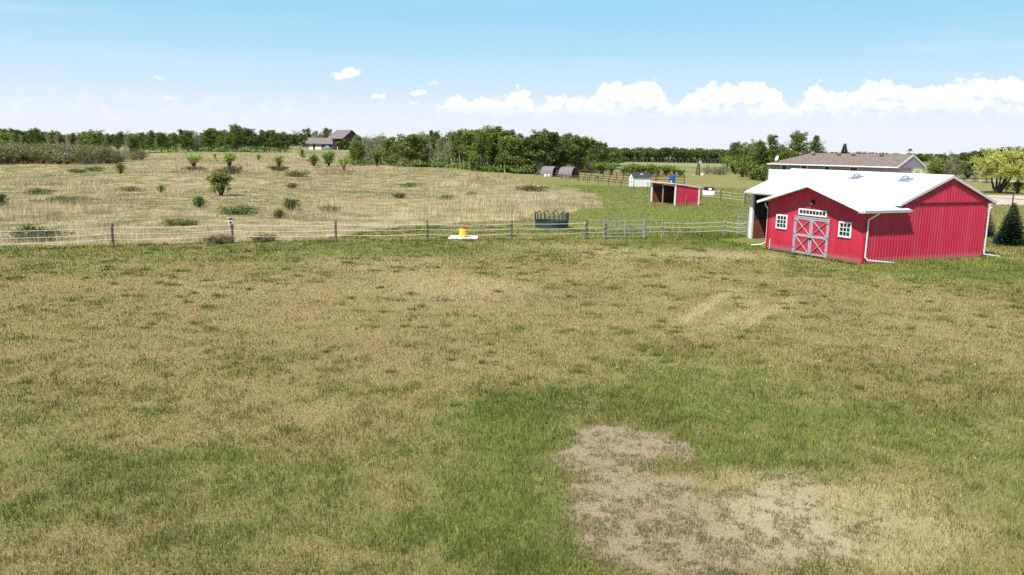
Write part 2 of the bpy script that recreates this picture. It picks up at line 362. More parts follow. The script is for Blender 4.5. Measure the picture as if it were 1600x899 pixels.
# far fields: paler green and stubble in strips
far = q.sm(q.n('ShaderNodeSeparateXYZ').outputs[1], 0, 1)
sx = q.n('ShaderNodeSeparateXYZ'); q.put(sx.inputs[0], posn); far = q.sm(sx.outputs[1], 150.0, 330.0)
vv = q.n('ShaderNodeVectorMath', operation='MULTIPLY'); q.put(vv.inputs[0], posn); vv.inputs[1].default_value = (.004, .018, 0)
fcol = q.mix(q.sm(q.noise(vv.outputs[0], 1.0, 4, .55), .40, .60), (.17, .20, .075, 1), (.34, .315, .16, 1))
fcol = q.mix(q.m('MULTIPLY', q.sm(f3, .35, .65), .4), fcol, (.16, .19, .07, 1))
col = q.mix(q.m('MULTIPLY', q.m('MULTIPLY', far, .8), q.m('SUBTRACT', 1.0, at.outputs['Alpha'])), col, fcol)
meadc = q.mix(q.sm(q.noise(posn, .35, 6, .7), .38, .62), (.46, .35, .20, 1), (.17, .17, .07, 1))
col = q.mix(q.m('MULTIPLY', at.outputs['Alpha'], .85), col, meadc)
q.put(b.inputs['Base Color'], col); b.inputs['Roughness'].default_value = 1.0; b.inputs['Specular IOR Level'].default_value = .05
bp = q.n('ShaderNodeBump'); bp.inputs['Strength'].default_value = .7; bp.inputs['Distance'].default_value = .05; q.put(bp.inputs['Height'], q.m('ADD', f2, q.m('MULTIPLY', f4, .4)))
gm.node_tree.links.new(bp.outputs[0], b.inputs['Normal'])
gme = np_mesh('ground', V, np.stack([ii, ii + 1, ii + nx + 1, ii + nx], 1), gm, np.stack([gr, di, np.maximum(st, me_ * .28)], 1), smooth=True, alpha=me_)
tag(link('ground', gme), kind='structure')

# roads: gravel drive to the right of the barn, further strip behind
gravel = mat('gravel', (.50, .42, .33), rough=1, spec=.1, var=.12, vscale=1.5, bump=.4, bscale=12)
def strip(name, pts, w, z=.02):
    P_ = [Vector((p[0], p[1], 0)) for p in pts]; vs = []; fs = []
    for i, p in enumerate(P_):
        d = (P_[min(i + 1, len(P_) - 1)] - P_[max(i - 1, 0)]).normalized(); nrm = Vector((-d.y, d.x, 0))
        wob_ = (fbm([p.x], [p.y], 3, 2, 77)[0] - .5) * .5
        for s_ in (-1, -.85, .85, 1):
            a = p + nrm * (w / 2 * s_ + wob_); vs.append((a.x, a.y, Tz(a.x, a.y) + z - (.018 if abs(s_) == 1 else 0)))
    for i in range(len(P_) - 1):
        for k in range(3): fs.append((i * 4 + k, i * 4 + k + 1, i * 4 + k + 5, i * 4 + k + 4))
    mb = MB(); mb.add(vs, fs); o = mb.obj(name, gravel); tag(o, kind='structure'); return o
def lerp_pts(pts, n=14):
    out = []
    for i in range(len(pts) - 1):
        for k in range(n): t_ = k / n; out.append((pts[i][0] * (1 - t_) + pts[i + 1][0] * t_, pts[i][1] * (1 - t_) + pts[i + 1][1] * t_))
    return out + [pts[-1]]
A = G(1510, 312); B_ = G(1600, 312); strip('gravel_drive', lerp_pts([(A.x - 14, A.y - 1), (A.x, A.y), (B_.x, B_.y), (B_.x + 60, B_.y - 2)]), abs(G(1580, 305.5).y - G(1580, 319.5).y) * .93)
A = G(1470, 281); B_ = G(1600, 284); strip('gravel_road', lerp_pts([(A.x - 30, A.y + 6), (A.x, A.y), (B_.x, B_.y), (B_.x + 120, B_.y)]), 9)

# ------------------------------------------------------------------ grass
grass_m = leaf_mat('grass_blades', gain=.91, trans=.22, objvar=0)
def blades(X, Y, L, Wd, col, lean, name, label, tipc=None, curve=0):
    n = len(X); Z = T(X, Y) - .005
    a = rng.uniform(0, 2 * math.pi, n); ld = rng.uniform(0, 2 * math.pi, n); ln = np.abs(rng.normal(0, lean, n))
    ln = np.clip(ln, 0, 1.35)
    wx = np.cos(a) * Wd / 2; wy = np.sin(a) * Wd / 2
    tx = X + np.cos(ld) * np.sin(ln) * L; ty = Y + np.sin(ld) * np.sin(ln) * L; tz = Z + np.cos(ln) * L
    V = np.empty((n, 3, 3)); V[:, 0] = np.stack([X - wx, Y - wy, Z], 1); V[:, 1] = np.stack([X + wx, Y + wy, Z], 1); V[:, 2] = np.stack([tx, ty, tz], 1)
    cc = np.repeat(col[:, None], 3, 1)
    if tipc is not None: cc[:, 2] = tipc
    me = np_mesh(name, V.reshape(-1, 3), np.arange(3 * n).reshape(-1, 3), grass_m, cc.reshape(-1, 3))
    o = link(name, me); tag(o, label, 'grass', kind='stuff'); return o
def sample(n, y0, y1, pw, xl, xr):
    """points whose density falls off with distance like 1/Y^pw"""
    u = rng.random(n); e = 2 - pw; Y = (y0 ** e + u * (y1 ** e - y0 ** e)) ** (1 / e); X = Y * rng.uniform(xl, xr, n) + rng.uniform(-3, 3, n); return X, Y
STRAWP = np.array([(.60, .485, .20), (.47, .37, .155), (.72, .60, .32), (.33, .245, .115), (.54, .47, .15), (.20, .14, .085)])
GREENP = np.array([(.17, .225, .042), (.225, .29, .052), (.30, .35, .075), (.115, .135, .045), (.37, .345, .115)])
def blade_cols(X, Y, gr, di, st, extra=0):
    n = len(X); clump = fbm(X, Y, .35, 3, 55); pg = .20 + .72 * sstep(.16, .84, gr + (clump - .5) * .85 + extra)
    pg = pg * (1 - .8 * st); isg = rng.random(n) < pg
    si = rng.integers(0, len(STRAWP), n); gi = np.clip((rng.random(n) * 3 + (1 - gr) * 1.6 + rng.random(n)).astype(int), 0, 4)
    c = np.where(isg[:, None], GREENP[gi], STRAWP[si]) * rng.choice([.5, .72, .9, 1.0, 1.15, 1.4], n)[:, None] * (.82 + .36 * fbm(X, Y, .22, 2, 58))[:, None] * (1 - .30 * sstep(.50, .66, fbm(X, Y, 2.6, 4, 97)))[:, None]
    c = np.where((~isg & (st > .4))[:, None], c * np.array([1.15, 1.13, 1.0]), c)
    return c, isg, clump
def not_built(X, Y):
    bx, by = barn_local(X, Y); return ~((bx > -.03) & (bx < 10) & (by > -.03) & (by < 12.6))
X, Y = sample(900000, 8.5, 60, 1.85, -.74, .76)
gr, di, st, me_ = fields(X, Y); c, isg, clump = blade_cols(X, Y, gr, di, st)
road_ok = Y < 66
k = (me_ < .5) & not_built(X, Y) & (rng.random(len(X)) > di * .86) 
L = np.where(isg, .045 + .05 * gr + .10 * clump ** 2.5, .03 + .07 * clump ** 1.5) * rng.uniform(.6, 1.35, len(X)) * (1 - .45 * di) * np.where(Y > 40, 1.1, 1)
L = L * (1 + .9 * np.exp(-np.abs(Y - fence_y(X)) / .35) * (X < 16))
bxl, byl = barn_local(X, Y); nearb = (bxl > -.5) & (byl > -.55); L = np.where(nearb & not_built(X, Y), L * 1.5, L)
Wd = np.where(isg, .0125, .0115) * rng.uniform(.6, 1.3, len(X)) * np.clip(Y / 14, .85, 5)
blades(X[k], Y[k], L[k], Wd[k], c[k], .62, 'lawn_grass', 'short dry and green mown grass covering the open yard', tipc=None)
# sprouts in the bare patch
X, Y = sample(60000, 9, 21, 1.6, -.05, .55); gr, di, st, me_ = fields(X, Y); cl = fbm(X, Y, .28, 3, 66)
k = (di > .2) & (cl > .50) & (rng.random(len(X)) < .62); X = X[k]; Y = Y[k]; n = len(X); X = np.repeat(X, 5) + rng.normal(0, .03, n * 5); Y = np.repeat(Y, 5) + rng.normal(0, .03, n * 5)
cc = np.array([(.22, .25, .09), (.15, .18, .07), (.30, .28, .14), (.42, .33, .21), (.24, .17, .11), (.18, .22, .08)])[rng.integers(0, 6, len(X))] * rng.uniform(.8, 1.2, (len(X), 1))
blades(X, Y, rng.uniform(.03, .09, len(X)), np.full(len(X), .013), cc, .8, 'weed_sprouts', 'small grey green weeds sprouting in the bare dirt patch')
# darker tufts standing out of the mown grass
n = 1100; X, Y = sample(n, 9, 62, .9, -.74, .74); gr, di, st, me_ = fields(X, Y); k = (me_ < .5) & not_built(X, Y) & (di < .3) & (fbm(X, Y, 5, 3, 88) > .42); X = X[k]; Y = Y[k]; n = len(X)
rad = rng.uniform(.08, .30, n) * np.where(rng.random(n) < .15, 1.8, 1); X2 = np.repeat(X, 90) + rng.normal(0, 1, n * 90) * np.repeat(rad, 90); Y2 = np.repeat(Y, 90) + rng.normal(0, .8, n * 90) * np.repeat(rad, 90); k = not_built(X2, Y2); X2 = X2[k]; Y2 = Y2[k]
cc = np.array([(.10, .155, .035), (.14, .20, .04), (.085, .12, .032), (.20, .25, .055)])[rng.integers(0, 4, len(X2))] * rng.uniform(.6, 1.3, (len(X2), 1))
blades(X2, Y2, rng.uniform(.06, .17, len(X2)), .009 * np.clip(Y2 / 14, .85, 4), cc, .55, 'grass_tufts', 'darker green grass tufts scattered over the yard')
# pasture grass past the gate
X, Y = sample(150000, 50, 135, 1.2, -.12, .72); gr, di, st, me_ = fields(X, Y); c, isg, clump = blade_cols(X, Y, gr, di, st, .1)
k = (me_ < .5) & not_built(X, Y) & (Y > 56)
dr = np.abs(Y - 96) < 0
L = (.08 + .12 * clump) * rng.uniform(.6, 1.3, len(X))
road = (X > 60) & (Y > G(1580, 319.5).y - 1) & (Y < G(1580, 305.5).y + 1); k &= ~road
blades(X[k], Y[k], L[k], (.012 * Y / 20)[k], c[k], .5, 'pasture_grass', 'green grazed pasture grass beyond the gate')
# tall dry meadow
X, Y = sample(420000, 41, 390, 1.35, -.86, .16); gr, di, st, me_ = fields(X, Y)
mg = fbm(X, Y * .45, 15, 4, 71) * .6 + fbm(X, Y * .8, 2.4, 4, 72) * .4
tall = fbm(X, Y * .5, 6, 3, 73) * .55 + fbm(X, Y, 1.1, 3, 74) * .45
isg = rng.random(len(X)) < .12 + sstep(.44, .54, mg) * .88
MS = np.array([(.88, .68, .40), (.72, .55, .32), (.96, .80, .54), (.46, .34, .20), (.82, .68, .38)]); MG = np.array([(.13, .175, .045), (.19, .23, .06), (.28, .30, .095), (.075, .105, .035)])
brn = (fbm(X, Y * .6, 5, 3, 91) > .58)[:, None]; MS2 = MS[rng.integers(0, 5, len(X))] * np.where(brn, np.array([[.55, .52, .50]]), 1.0)
c = np.where(isg[:, None], MG[rng.integers(0, 4, len(X))], MS2) * rng.uniform(.6, 1.2, (len(X), 1)) * (.75 + .5 * fbm(X, Y * .7, 1.2, 3, 79))[:, None]
k = (me_ > .5) & (rng.random(len(X)) < .35 + 1.0 * sstep(.35, .6, tall))
L = np.where(isg, .22, .30 + .75 * sstep(.42, .66, tall)) * rng.uniform(.55, 1.2, len(X))
blades(X[k], Y[k], L[k], (.016 * np.clip(Y / 50, 1, 4))[k], c[k], .30, 'meadow_grass', 'tall bleached dry grass filling the meadow beyond the rope fence')

# ================================================================== VEGETATION
def rand_unit(n):
    v = rng.normal(size=(n, 3)); return v / np.linalg.norm(v, axis=1)[:, None]
def leaf_faces(cent, size, up_bias=.25):
    """one small four-cornered leaf cluster per centre, turned every way"""
    n = len(cent); nrm = rand_unit(n); nrm[:, 2] = np.abs(nrm[:, 2]) * .8 + up_bias; nrm /= np.linalg.norm(nrm, axis=1)[:, None]
    t = np.cross(nrm, rand_unit(n)); t /= np.linalg.norm(t, axis=1)[:, None] + 1e-9; bt = np.cross(nrm, t)
    s = (size * rng.uniform(.6, 1.3, n))[:, None]; e = rng.uniform(.45, .9, n)[:, None]
    V = np.stack([cent - t * s, cent - bt * s * e + t * s * .15, cent + t * s * .9, cent + bt * s * e - t * s * .1], 1)
    return V.reshape(-1, 3)
def branches(h, r, n_main, spread, start=.3, tips_up=.6, curl=.3, sub=3, leadf=1.0, seed=0):
    """limb centre lines: list of (points, radii); returns limbs and tip points"""
    rd = random.Random(seed); limbs = []; tips = []
    pts = [Vector((0, 0, -.1))]; x = y = 0
    for i in range(1, 7):
        x += rd.uniform(-.03, .03) * h; y += rd.uniform(-.03, .03) * h; pts.append(Vector((x, y, h * leadf * i / 6)))
    limbs.append((pts, [r * (1 - .85 * i / 6) for i in range(7)])); tips.append(pts[-1])
    for k_ in range(n_main):
        t = start + (1 - start) * .92 * (k_ + rd.random() * .6) / n_main; seg = t * 6; i = min(int(seg), 5); p = pts[i].lerp(pts[i + 1], seg - i)
        a = k_ * 2.4 + rd.uniform(-.5, .5); ln = spread * (1.1 - .62 * (t - start) / (1 - start)) * rd.uniform(.7, 1.15)
        d = Vector((math.cos(a), math.sin(a), tips_up * rd.uniform(.5, 1.4))).normalized(); q_ = [p]; rr = [r * (1 - t * .8) * .5]
        for j in range(3):
            d = (d + Vector((rd.uniform(-curl, curl), rd.uniform(-curl, curl), rd.uniform(-.1, .35)))).normalized(); q_.append(q_[-1] + d * ln / 3); rr.append(rr[0] * (1 - .28 * (j + 1)))
        limbs.append((q_, rr)); tips.append(q_[-1]); tips.append(q_[2])
        for s_ in range(sub):
            j = rd.choice([1, 2, 3]); p2 = q_[j]; d2 = (d + Vector((rd.uniform(-.9, .9), rd.uniform(-.9, .9), rd.uniform(-.2, .8)))).normalized(); e = p2 + d2 * ln * rd.uniform(.3, .55)
            limbs.append(([p2, p2.lerp(e, .5) + Vector((0, 0, .05 * ln)), e], [rr[j] * .6, rr[j] * .4, rr[j] * .15])); tips.append(e)
    return limbs, tips
def limb_mesh(name, limbs, m, n=5, minr=.0):
    mb = MB()
    for pts, rr in limbs: mb.tube(pts, [max(x_, minr) for x_ in rr], n if rr[0] > .05 else 3, caps=False)
    return mb.mesh(name, m)
def crown_mesh(name, tips, m, n_leaf, clump_r, leaf, pal, flat=.75, seed=0, extra=None, zmin=.4):
    n = len(tips); tp = np.array([tuple(t) for t in tips]); wts = rng.uniform(.4, 1.4, n); wts /= wts.sum()
    idx = rng.choice(n, n_leaf, p=wts); off = rand_unit(n_leaf) * (rng.random(n_leaf) ** .45)[:, None] * (clump_r * rng.uniform(.75, 1.3, n))[idx][:, None]; off[:, 2] *= flat
    cen = tp[idx] + off; cen = cen[cen[:, 2] > zmin]; idx = idx[:len(cen)]
    V = leaf_faces(cen, np.full(len(cen), leaf)); pal = np.array(pal); tone = rng.uniform(.82, 1.18, n)
    c = pal[rng.integers(0, len(pal), len(cen))] * rng.uniform(.75, 1.25, (len(cen), 1)); cc = np.repeat(c, 4, 0)
    return np_mesh(name, V, np.arange(len(V)).reshape(-1, 4), m, cc)
crown_m = leaf_mat('foliage', trans=.25, objvar=.22)
pale_bark = mat('pale_bark', (.56, .52, .46), rough=.9, spec=.1, col2=(.30, .27, .23), vscale=3, bump=.3)
grey_bark = mat('grey_bark', (.38, .34, .29), rough=.9, spec=.1, col2=(.22, .19, .16), vscale=3, bump=.3)
dark_bark = mat('dark_bark', (.10, .08, .065), rough=.95, spec=.1, col2=(.05, .04, .035), vscale=3, bump=.3)
DG = [(.105, .145, .036), (.14, .185, .045), (.075, .105, .030), (.19, .23, .065)]
MGc = [(.15, .20, .042), (.205, .26, .055), (.105, .145, .036), (.27, .31, .085)]
LG = [(.25, .36, .06), (.31, .42, .075), (.19, .28, .05), (.38, .46, .12)]
OL = [(.25, .25, .07), (.31, .28, .09), (.20, .225, .055), (.34, .30, .12), (.17, .22, .05)]
PROTO = {}
def make_proto(key, nm, h, r, nmain, spread, start, bark, leafn, cl, leaf, pal, **kw):
    limbs, tips = branches(h, r, nmain, spread, start, seed=hash_(key), **{k_: v for k_, v in kw.items() if k_ in ('tips_up', 'curl', 'sub', 'leadf')})
    tr = limb_mesh(nm + '_trunk', limbs, bark, minr=kw.get('minr', .012))
    crn = crown_mesh(nm + '_crown', tips, crown_m, leafn, cl, leaf, pal, flat=kw.get('flat', .75), zmin=kw.get('zmin', .5)) if leafn else None
    PROTO[key] = (nm, tr, crn, h)
def hash_(s): return sum((i + 1) * ord(c) for i, c in enumerate(s)) % 9973
def dome_proto(key, nm, h, rad, n_stem, bark, leafn, cl, leaf, pal, low=.12, vase=0.0, top_pow=.5, minr=.012, flat=.8):
    """many stems from one foot, leaves down to the ground; vase > 0 opens it upwards"""
    rd = random.Random(hash_(key)); limbs = []; tips = []
    for k_ in range(n_stem):
        a = k_ * 2.4 + rd.uniform(-.4, .4); f = math.sqrt(rd.random()); zt = h * (1 - .55 * (1 - vase) * f ** 2) * rd.uniform(.72, 1.0); rt = rad * f * rd.uniform(.8, 1.1)
        e = Vector((math.cos(a) * rt, math.sin(a) * rt, zt)); m1 = Vector((math.cos(a) * rt * (.45 - .2 * vase), math.sin(a) * rt * (.45 - .2 * vase), zt * .5)); b0 = Vector((math.cos(a) * .04 * rad, math.sin(a) * .04 * rad, -.05))
        r0 = .016 * h * rd.uniform(.6, 1.2); limbs.append(([b0, m1, e], [r0, r0 * .7, r0 * .2])); tips.append(e); tips.append(m1.lerp(e, rd.uniform(.3, .8)))
        if rd.random() > vase: tips.append(b0.lerp(m1, rd.uniform(.5, 1.0)) + Vector((math.cos(a), math.sin(a), 0)) * rad * .35 * f)
        for s_ in range(2):
            p = m1.lerp(e, rd.uniform(.1, .8)); e2 = p + Vector((rd.uniform(-1, 1) * .3 * rad, rd.uniform(-1, 1) * .3 * rad, rd.uniform(.0, .25) * h)); e2.z = min(e2.z, h); limbs.append(([p, e2], [r0 * .5, r0 * .15])); tips.append(e2)
    tr = limb_mesh(nm + '_stems', limbs, bark, minr=minr)
    crn = crown_mesh(nm + '_foliage', tips, crown_m, leafn, cl, leaf, pal, flat=flat, zmin=low); PROTO[key] = (nm, tr, crn, h)
for v_ in range(5): make_proto('aspen%d' % v_, 'aspen_tree', 9, .13, 17, 1.75, [.20, .32, .12, .26, .4][v_], pale_bark, 2100, .60, .15, [MGc, DG, MGc, DG, MGc][v_], tips_up=1.1, sub=4, zmin=.9)
for v_ in range(5): make_proto('round%d' % v_, 'leafy_tree', 8, .16, 18, [2.7, 2.3, 3.0, 2.2, 2.6][v_], [.08, .14, .06, .18, .10][v_], grey_bark, 3200, .75, .16, [DG, MGc, DG, DG + MGc, MGc + OL[:1]][v_], tips_up=[.75, 1.0, .65, 1.1, .8][v_], curl=.45, sub=4, zmin=.4)
for v_ in range(4): make_proto('bare%d' % v_, 'bare_tree', 9, .12, 24, 1.9, .2, pale_bark, [160, 420, 0, 650][v_], .55, .12, OL, tips_up=1.2, sub=9, minr=.02)
for v_ in range(4): dome_proto('willow%d' % v_, 'willow_shrub', 4, 2.3, 34, grey_bark, [2100, 1500, 1900, 1100][v_], .48, .10, [OL, OL + [(.34, .28, .20)], OL + DG, OL[:2] + [(.36, .31, .24), (.30, .25, .19)]][v_], low=.1, minr=.022)
for v_ in range(3): dome_proto('lime%d' % v_, 'young_tree', 3, [1.5, 1.0, 1.15][v_], 22, dark_bark, 1100, .30, .075, LG, low=.95, vase=.85)
for v_ in range(4): dome_proto('bush%d' % v_, 'bush', 2, [1.0, .9, 1.2, .85][v_], 26, dark_bark, 1500, .24, .07, [MGc, MGc + LG[:1], [(.09, .145, .038), (.13, .19, .045), (.06, .095, .032)], MGc + DG][v_], low=.04, vase=[.2, .55, .0, .4][v_])
for v_ in range(4): dome_proto('low%d' % v_, 'low_shrub', .8, 1.25, 30, dark_bark, 1300, .22, .055, [[(.08, .115, .04), (.12, .16, .05), (.06, .08, .035)], [(.12, .18, .05), (.09, .135, .04), (.18, .23, .065)], [(.17, .14, .08), (.22, .18, .11), (.12, .13, .055)], [(.13, .17, .05), (.19, .19, .08)]][v_], low=.0, minr=.006)
def plant(key, loc, h, label, cat, group=None, wide=1.0, name=None, rz=None):
    nm, tr, crn, h0 = PROTO[key]; s = h / h0
    r = empty(name or nm, loc, rng.uniform(0, 6.28) if rz is None else rz, label=label, cat=cat, group=group); r.scale = (s * wide, s * wide, s)
    link('trunk' if cat == 'tree' else 'stems', tr, r)
    if crn: link('crown' if cat == 'tree' else 'foliage', crn, r)
    return r
def yhor(px): return YH + .0173 * (px - 800)
# --- the wood along the skyline
TOPP = [(-60, 205), (0, 203), (60, 200), (100, 206), (150, 206), (200, 206), (250, 207), (300, 207), (340, 205), (378, 201), (400, 206), (450, 206), (475, 203), (545, 214), (570, 213), (585, 210), (600, 209), (620, 215), (640, 209), (660, 207),
        (680, 203), (690, 212), (720, 207), (740, 203), (765, 203), (785, 204), (800, 206), (806, 215), (825, 211), (850, 210), (870, 210), (885, 209), (903, 213), (915, 221), (935, 225), (955, 231), (966, 237)]
BASEP = [(-60, 250), (0, 249), (200, 241), (250, 238.5), (300, 237.5), (400, 238), (450, 238), (545, 259), (600, 259), (650, 261), (700, 263), (750, 268), (800, 271), (836, 272.5), (870, 270), (900, 270), (966, 264)]
def prof(tab, x): return float(np.interp(x, [a[0] for a in tab], [a[1] for a in tab]))
SEGK = {'bare': 'grey thin-leaved tree', 'aspen': 'slim pale trunked aspen', 'round': 'leafy dark tree'}
SEG = [(-80, 205, 'the wood behind the left edge thicket', 'behind the willow thicket'),
       (205, 452, 'the long wood left of the gabled house', 'of the wood left of the gabled house'),
       (545, 722, 'the mixed grove right of the gabled house', 'of the grove right of the gabled house'),
       (722, 970, 'the tall grove behind the arched shelters', 'of the grove behind the arched shelters')]
def grove(x0, x1, rows, step, seg, pick, jit=2.2, y_base=None, hmul=(.80, 1.03), depth=5.5):
    for rrow in range(rows):
        px = x0 + random.uniform(0, step)
        while px < x1:
            b_ = G(px, prof(BASEP, px)) if y_base is None else G(px, y_base(px))
            f_ = 1 + (rrow * depth + random.uniform(0, jit)) / b_.y; X_ = b_.x * f_; Y_ = b_.y * f_
            ztop = height_at(px, prof(TOPP, px), Y_); z0 = Tz(X_, Y_); hm = random.uniform(*hmul) if rrow else random.uniform(hmul[0] - .14, hmul[1] - .04)
            h = max((ztop - z0) * hm, 2.0); key = pick(px, rrow)
            kd = SEGK[key[:-1]]; kd2 = kd.replace('tree', 'trees') if 'tree' in kd else kd + 's'
            szw = 'tall ' if hm > .97 else ('low ' if hm < .84 else ''); row_ = (', front row of ', ', second row of ', ', deep in ')[rrow]
            plant(key, (X_, Y_, z0), h, szw + kd + row_ + seg[2], 'tree', kd2 + ' ' + seg[3], wide=random.uniform(.9, 1.25) * (1.25 if key.startswith('round') else 1))
            px += step * random.uniform(.7, 1.35)
rc = random.choice
grove(-70, 205, 2, 13, SEG[0], lambda x, r: rc(['round0', 'round2', 'bare1', 'aspen1', 'bare3', 'round4']), y_base=lambda x: 243, depth=7)
grove(208, 446, 2, 9.5, SEG[1], lambda x, r: rc(['round0', 'round1', 'round2', 'round3', 'round4', 'aspen1', 'bare3']), depth=8, hmul=(.80, 1.08))
def pick3(x, r):
    if 560 < x < 700 and random.random() < .6: return rc(['bare0', 'bare1', 'bare2', 'bare3', 'bare3'])
    return rc(['aspen0', 'aspen1', 'aspen2', 'bare3', 'round1', 'round4'])
grove(548, 722, 3, 8.5, SEG[2], pick3, depth=5)
def pick4(x, r):
    if 800 < x < 850 and random.random() < .5: return rc(['bare1', 'bare0', 'aspen1'])
    return rc(['aspen0', 'aspen1', 'round0', 'round2', 'round3', 'aspen3', 'round1', 'aspen4'])
grove(724, 962, 3, 8.5, SEG[3], pick4, depth=5)
# behind the house, hazy twiggy tops
for k_ in range(16):
    px = 452 + k_ * 5.2 + random.uniform(-2, 2); Y_ = 420 + random.uniform(0, 25); d = ray(px, 230); X_ = d[0] / d[1] * Y_; z0 = Tz(X_, Y_)
    top_ = 204 + (3 if px > 515 else 0) + random.uniform(0, 5)
    plant(rc(['bare0', 'bare1', 'round0', 'round2']), (X_, Y_, z0), height_at(px, top_, Y_) - z0, 'twiggy tree rising behind the gabled house', 'tree', 'trees behind the gabled house', wide=1.3)
# willow thicket at the left
for rrow in range(2):
    px = -60 + rrow * 6
    while px < 222:
        b_ = G(px, (256 if px < 190 else 250) - rrow * 0 + random.uniform(-1, 1)); f_ = 1 + rrow * 7 / b_.y; X_ = b_.x * f_; Y_ = b_.y * f_; z0 = Tz(X_, Y_)
        tp_ = (221 if px < 110 else 224 if px < 170 else 231) + random.uniform(-1, 6)
        plant(rc(['willow0', 'willow1', 'willow2', 'willow3']), (X_, Y_, z0), max(height_at(px, tp_, Y_) - z0, 1.5), ('low ', 'tall ')[tp_ < 226] + 'olive brown willow shrub in the ' + ('front', 'back')[rrow] + ' of the thicket at the left edge', 'shrub', 'willow shrubs of the thicket at the left edge', wide=random.uniform(.95, 1.3))
        px += 12 * random.uniform(.75, 1.25)
# right hand trees: aspen clump, trees around the farmhouse
for px, by_, ty, key, wd in [(1128, 262, 236, 'aspen0', 1.4), (1140, 264, 229, 'aspen1', 1.3), (1150, 270, 225, 'round3', 1.0), (1158, 274, 224, 'aspen2', 1.3), (1166, 277, 228, 'round1', 1.0), (1174, 280, 224, 'aspen0', 1.3),
                             (1182, 281, 224, 'round3', 1.0), (1190, 281, 227, 'aspen1', 1.3), (1197, 281, 233, 'round1', 1.0), (1176, 281, 250, 'bush0', 1.8), (1160, 277, 252, 'bush1', 1.8), (1192, 283, 256, 'bush0', 1.8), (1148, 272, 250, 'bush1', 1.7), (1205, 279, 240, 'aspen2', 1.3), (1144, 270, 243, 'lime0', 1.2), (1136, 266, 245, 'lime1', 1.2), (1188, 279, 235, 'round1', .9), (1163, 275, 236, 'round1', .8)]:
    b_ = G(px, by_); kn = {'aspen': 'pale trunked aspen', 'round': 'rounded leafy tree', 'lime_': 'fresh green sapling', 'bush_': 'low bush'}[(key[:-1] + '_')[:5]]
    plant(key, b_, height_at(px, ty, b_.y) - b_.z, kn + ' in the close clump left of the farmhouse', 'bush' if key[:4] == 'bush' else 'tree', kn + ' clumped left of the farmhouse', wide=wd * .85)
for px, Yd, ty, key, wd, lb in [(1209, 190, 212.5, 'aspen3', 1.6, 'tall thin-crowned tree showing over the left end of the farmhouse roof'), (1240, 180, 215, 'round0', 1.3, 'broad dark tree, left one of a pair behind the farmhouse'),
                                (1257, 183, 213, 'round2', 1.3, 'broad dark tree, right one of a pair behind the farmhouse'), (1272, 178, 217, 'aspen1', 1.5, 'lighter open-crowned tree right of the dark pair behind the farmhouse'), (1281, 184, 221, 'bare1', 1.2, 'sparse tree at the right end of the row behind the farmhouse'),
                                (1222, 186, 230, 'round1', 1.2, 'short leafy tree between the tall thin tree and the dark pair')]:
    d = ray(px, 235); X_ = d[0] / d[1] * Yd; plant(key, (X_, Yd, 0), height_at(px, ty, Yd), lb, 'tree', wide=wd * .72)
# spruces: real boughs in whorls
def spruce_mesh(nm, h, rad, whorls, per, seed, needle):
    rd = np.random.default_rng(seed); cen = []; dirs = []; 
    V = []; 
    for w in range(whorls):
        t = w / (whorls - 1); z = .06 * h + t * h * .92; rr = rad * (1 - t) ** .85 * rd.uniform(.88, 1.08) + .04
        nb = max(4, int(per * (1 - t * .65)))
        for b2 in range(nb):
            a = b2 / nb * 6.283 + w * 1.3 + rd.uniform(-.2, .2); ln = rr * rd.uniform(.8, 1.12); dv = np.array([math.cos(a), math.sin(a), 0]); side = np.array([-dv[1], dv[0], 0])
            m_ = max(3, int(ln / (needle * .8)))
            for j in range(1, m_ + 1):
                f = j / m_; p = dv * ln * f + np.array([0, 0, z - .22 * ln * f + .16 * ln * f * f]); wd = needle * (1.5 - .8 * f)
                for sgn in (-1, 1):
                    tip = p + side * sgn * wd + dv * needle * .8 + np.array([0, 0, rd.uniform(-.35, .1) * needle]); V += [p - dv * needle * .35, p + dv * needle * .35, tip, p + side * sgn * wd * .7 - dv * needle * .1 - np.array([0, 0, needle * .2])]
                V += [p - dv * needle * .3, p + dv * needle * .55 + np.array([0, 0, needle * .15]), p + np.array([0, 0, -needle * .45]) + dv * needle * .3, p - np.array([0, 0, needle * .45])]
    V = np.array(V); nn = len(V) // 4
    c = np.array([(.040, .072, .045), (.055, .09, .055), (.03, .055, .035)])[rd.integers(0, 3, nn)] * rd.uniform(.8, 1.25, (nn, 1))
    return np_mesh(nm, V, np.arange(len(V)).reshape(-1, 4), crown_m, np.repeat(c, 4, 0))
def spruce(loc, h, rad, label, whorls=20, per=14, seed=1, needle=.11, group=None):
    r = empty('spruce_tree', loc, random.uniform(0, 6), label=label, cat='tree', group=group)
    link('crown', spruce_mesh('spruce_crown', h, rad, whorls, per, seed, needle), r)
    MB().tube([(0, 0, -.1), (0, 0, h * .5), (0, 0, h * .99)], [.07, .04, .01], 6).obj('trunk', dark_bark, r); return r
spruce(G(1577, 384), 2.95, .98, 'dark spruce with a pointed top standing on grass at the right edge', 30, 24, 3, .13)
spruce(G(1541, 371), 1.9, .62, 'small dark spruce half hidden by the right corner of the red barn', 18, 15, 5, .12)
for i, (px, by_, ty, lb) in enumerate([(1506, 283, 266, 'leftmost of the three small spruces between the barn roof and the yellow tree'), (1523, 284, 268, 'middle one of the three small spruces between the barn roof and the yellow tree'), (1541, 286, 270, 'small spruce nearest the yellow tree, rightmost of three')]):
    b_ = G(px, by_); h_ = height_at(px, ty, b_.y); spruce(b_, h_, h_ * .42, lb, 12, 9, 20 + i, .16)
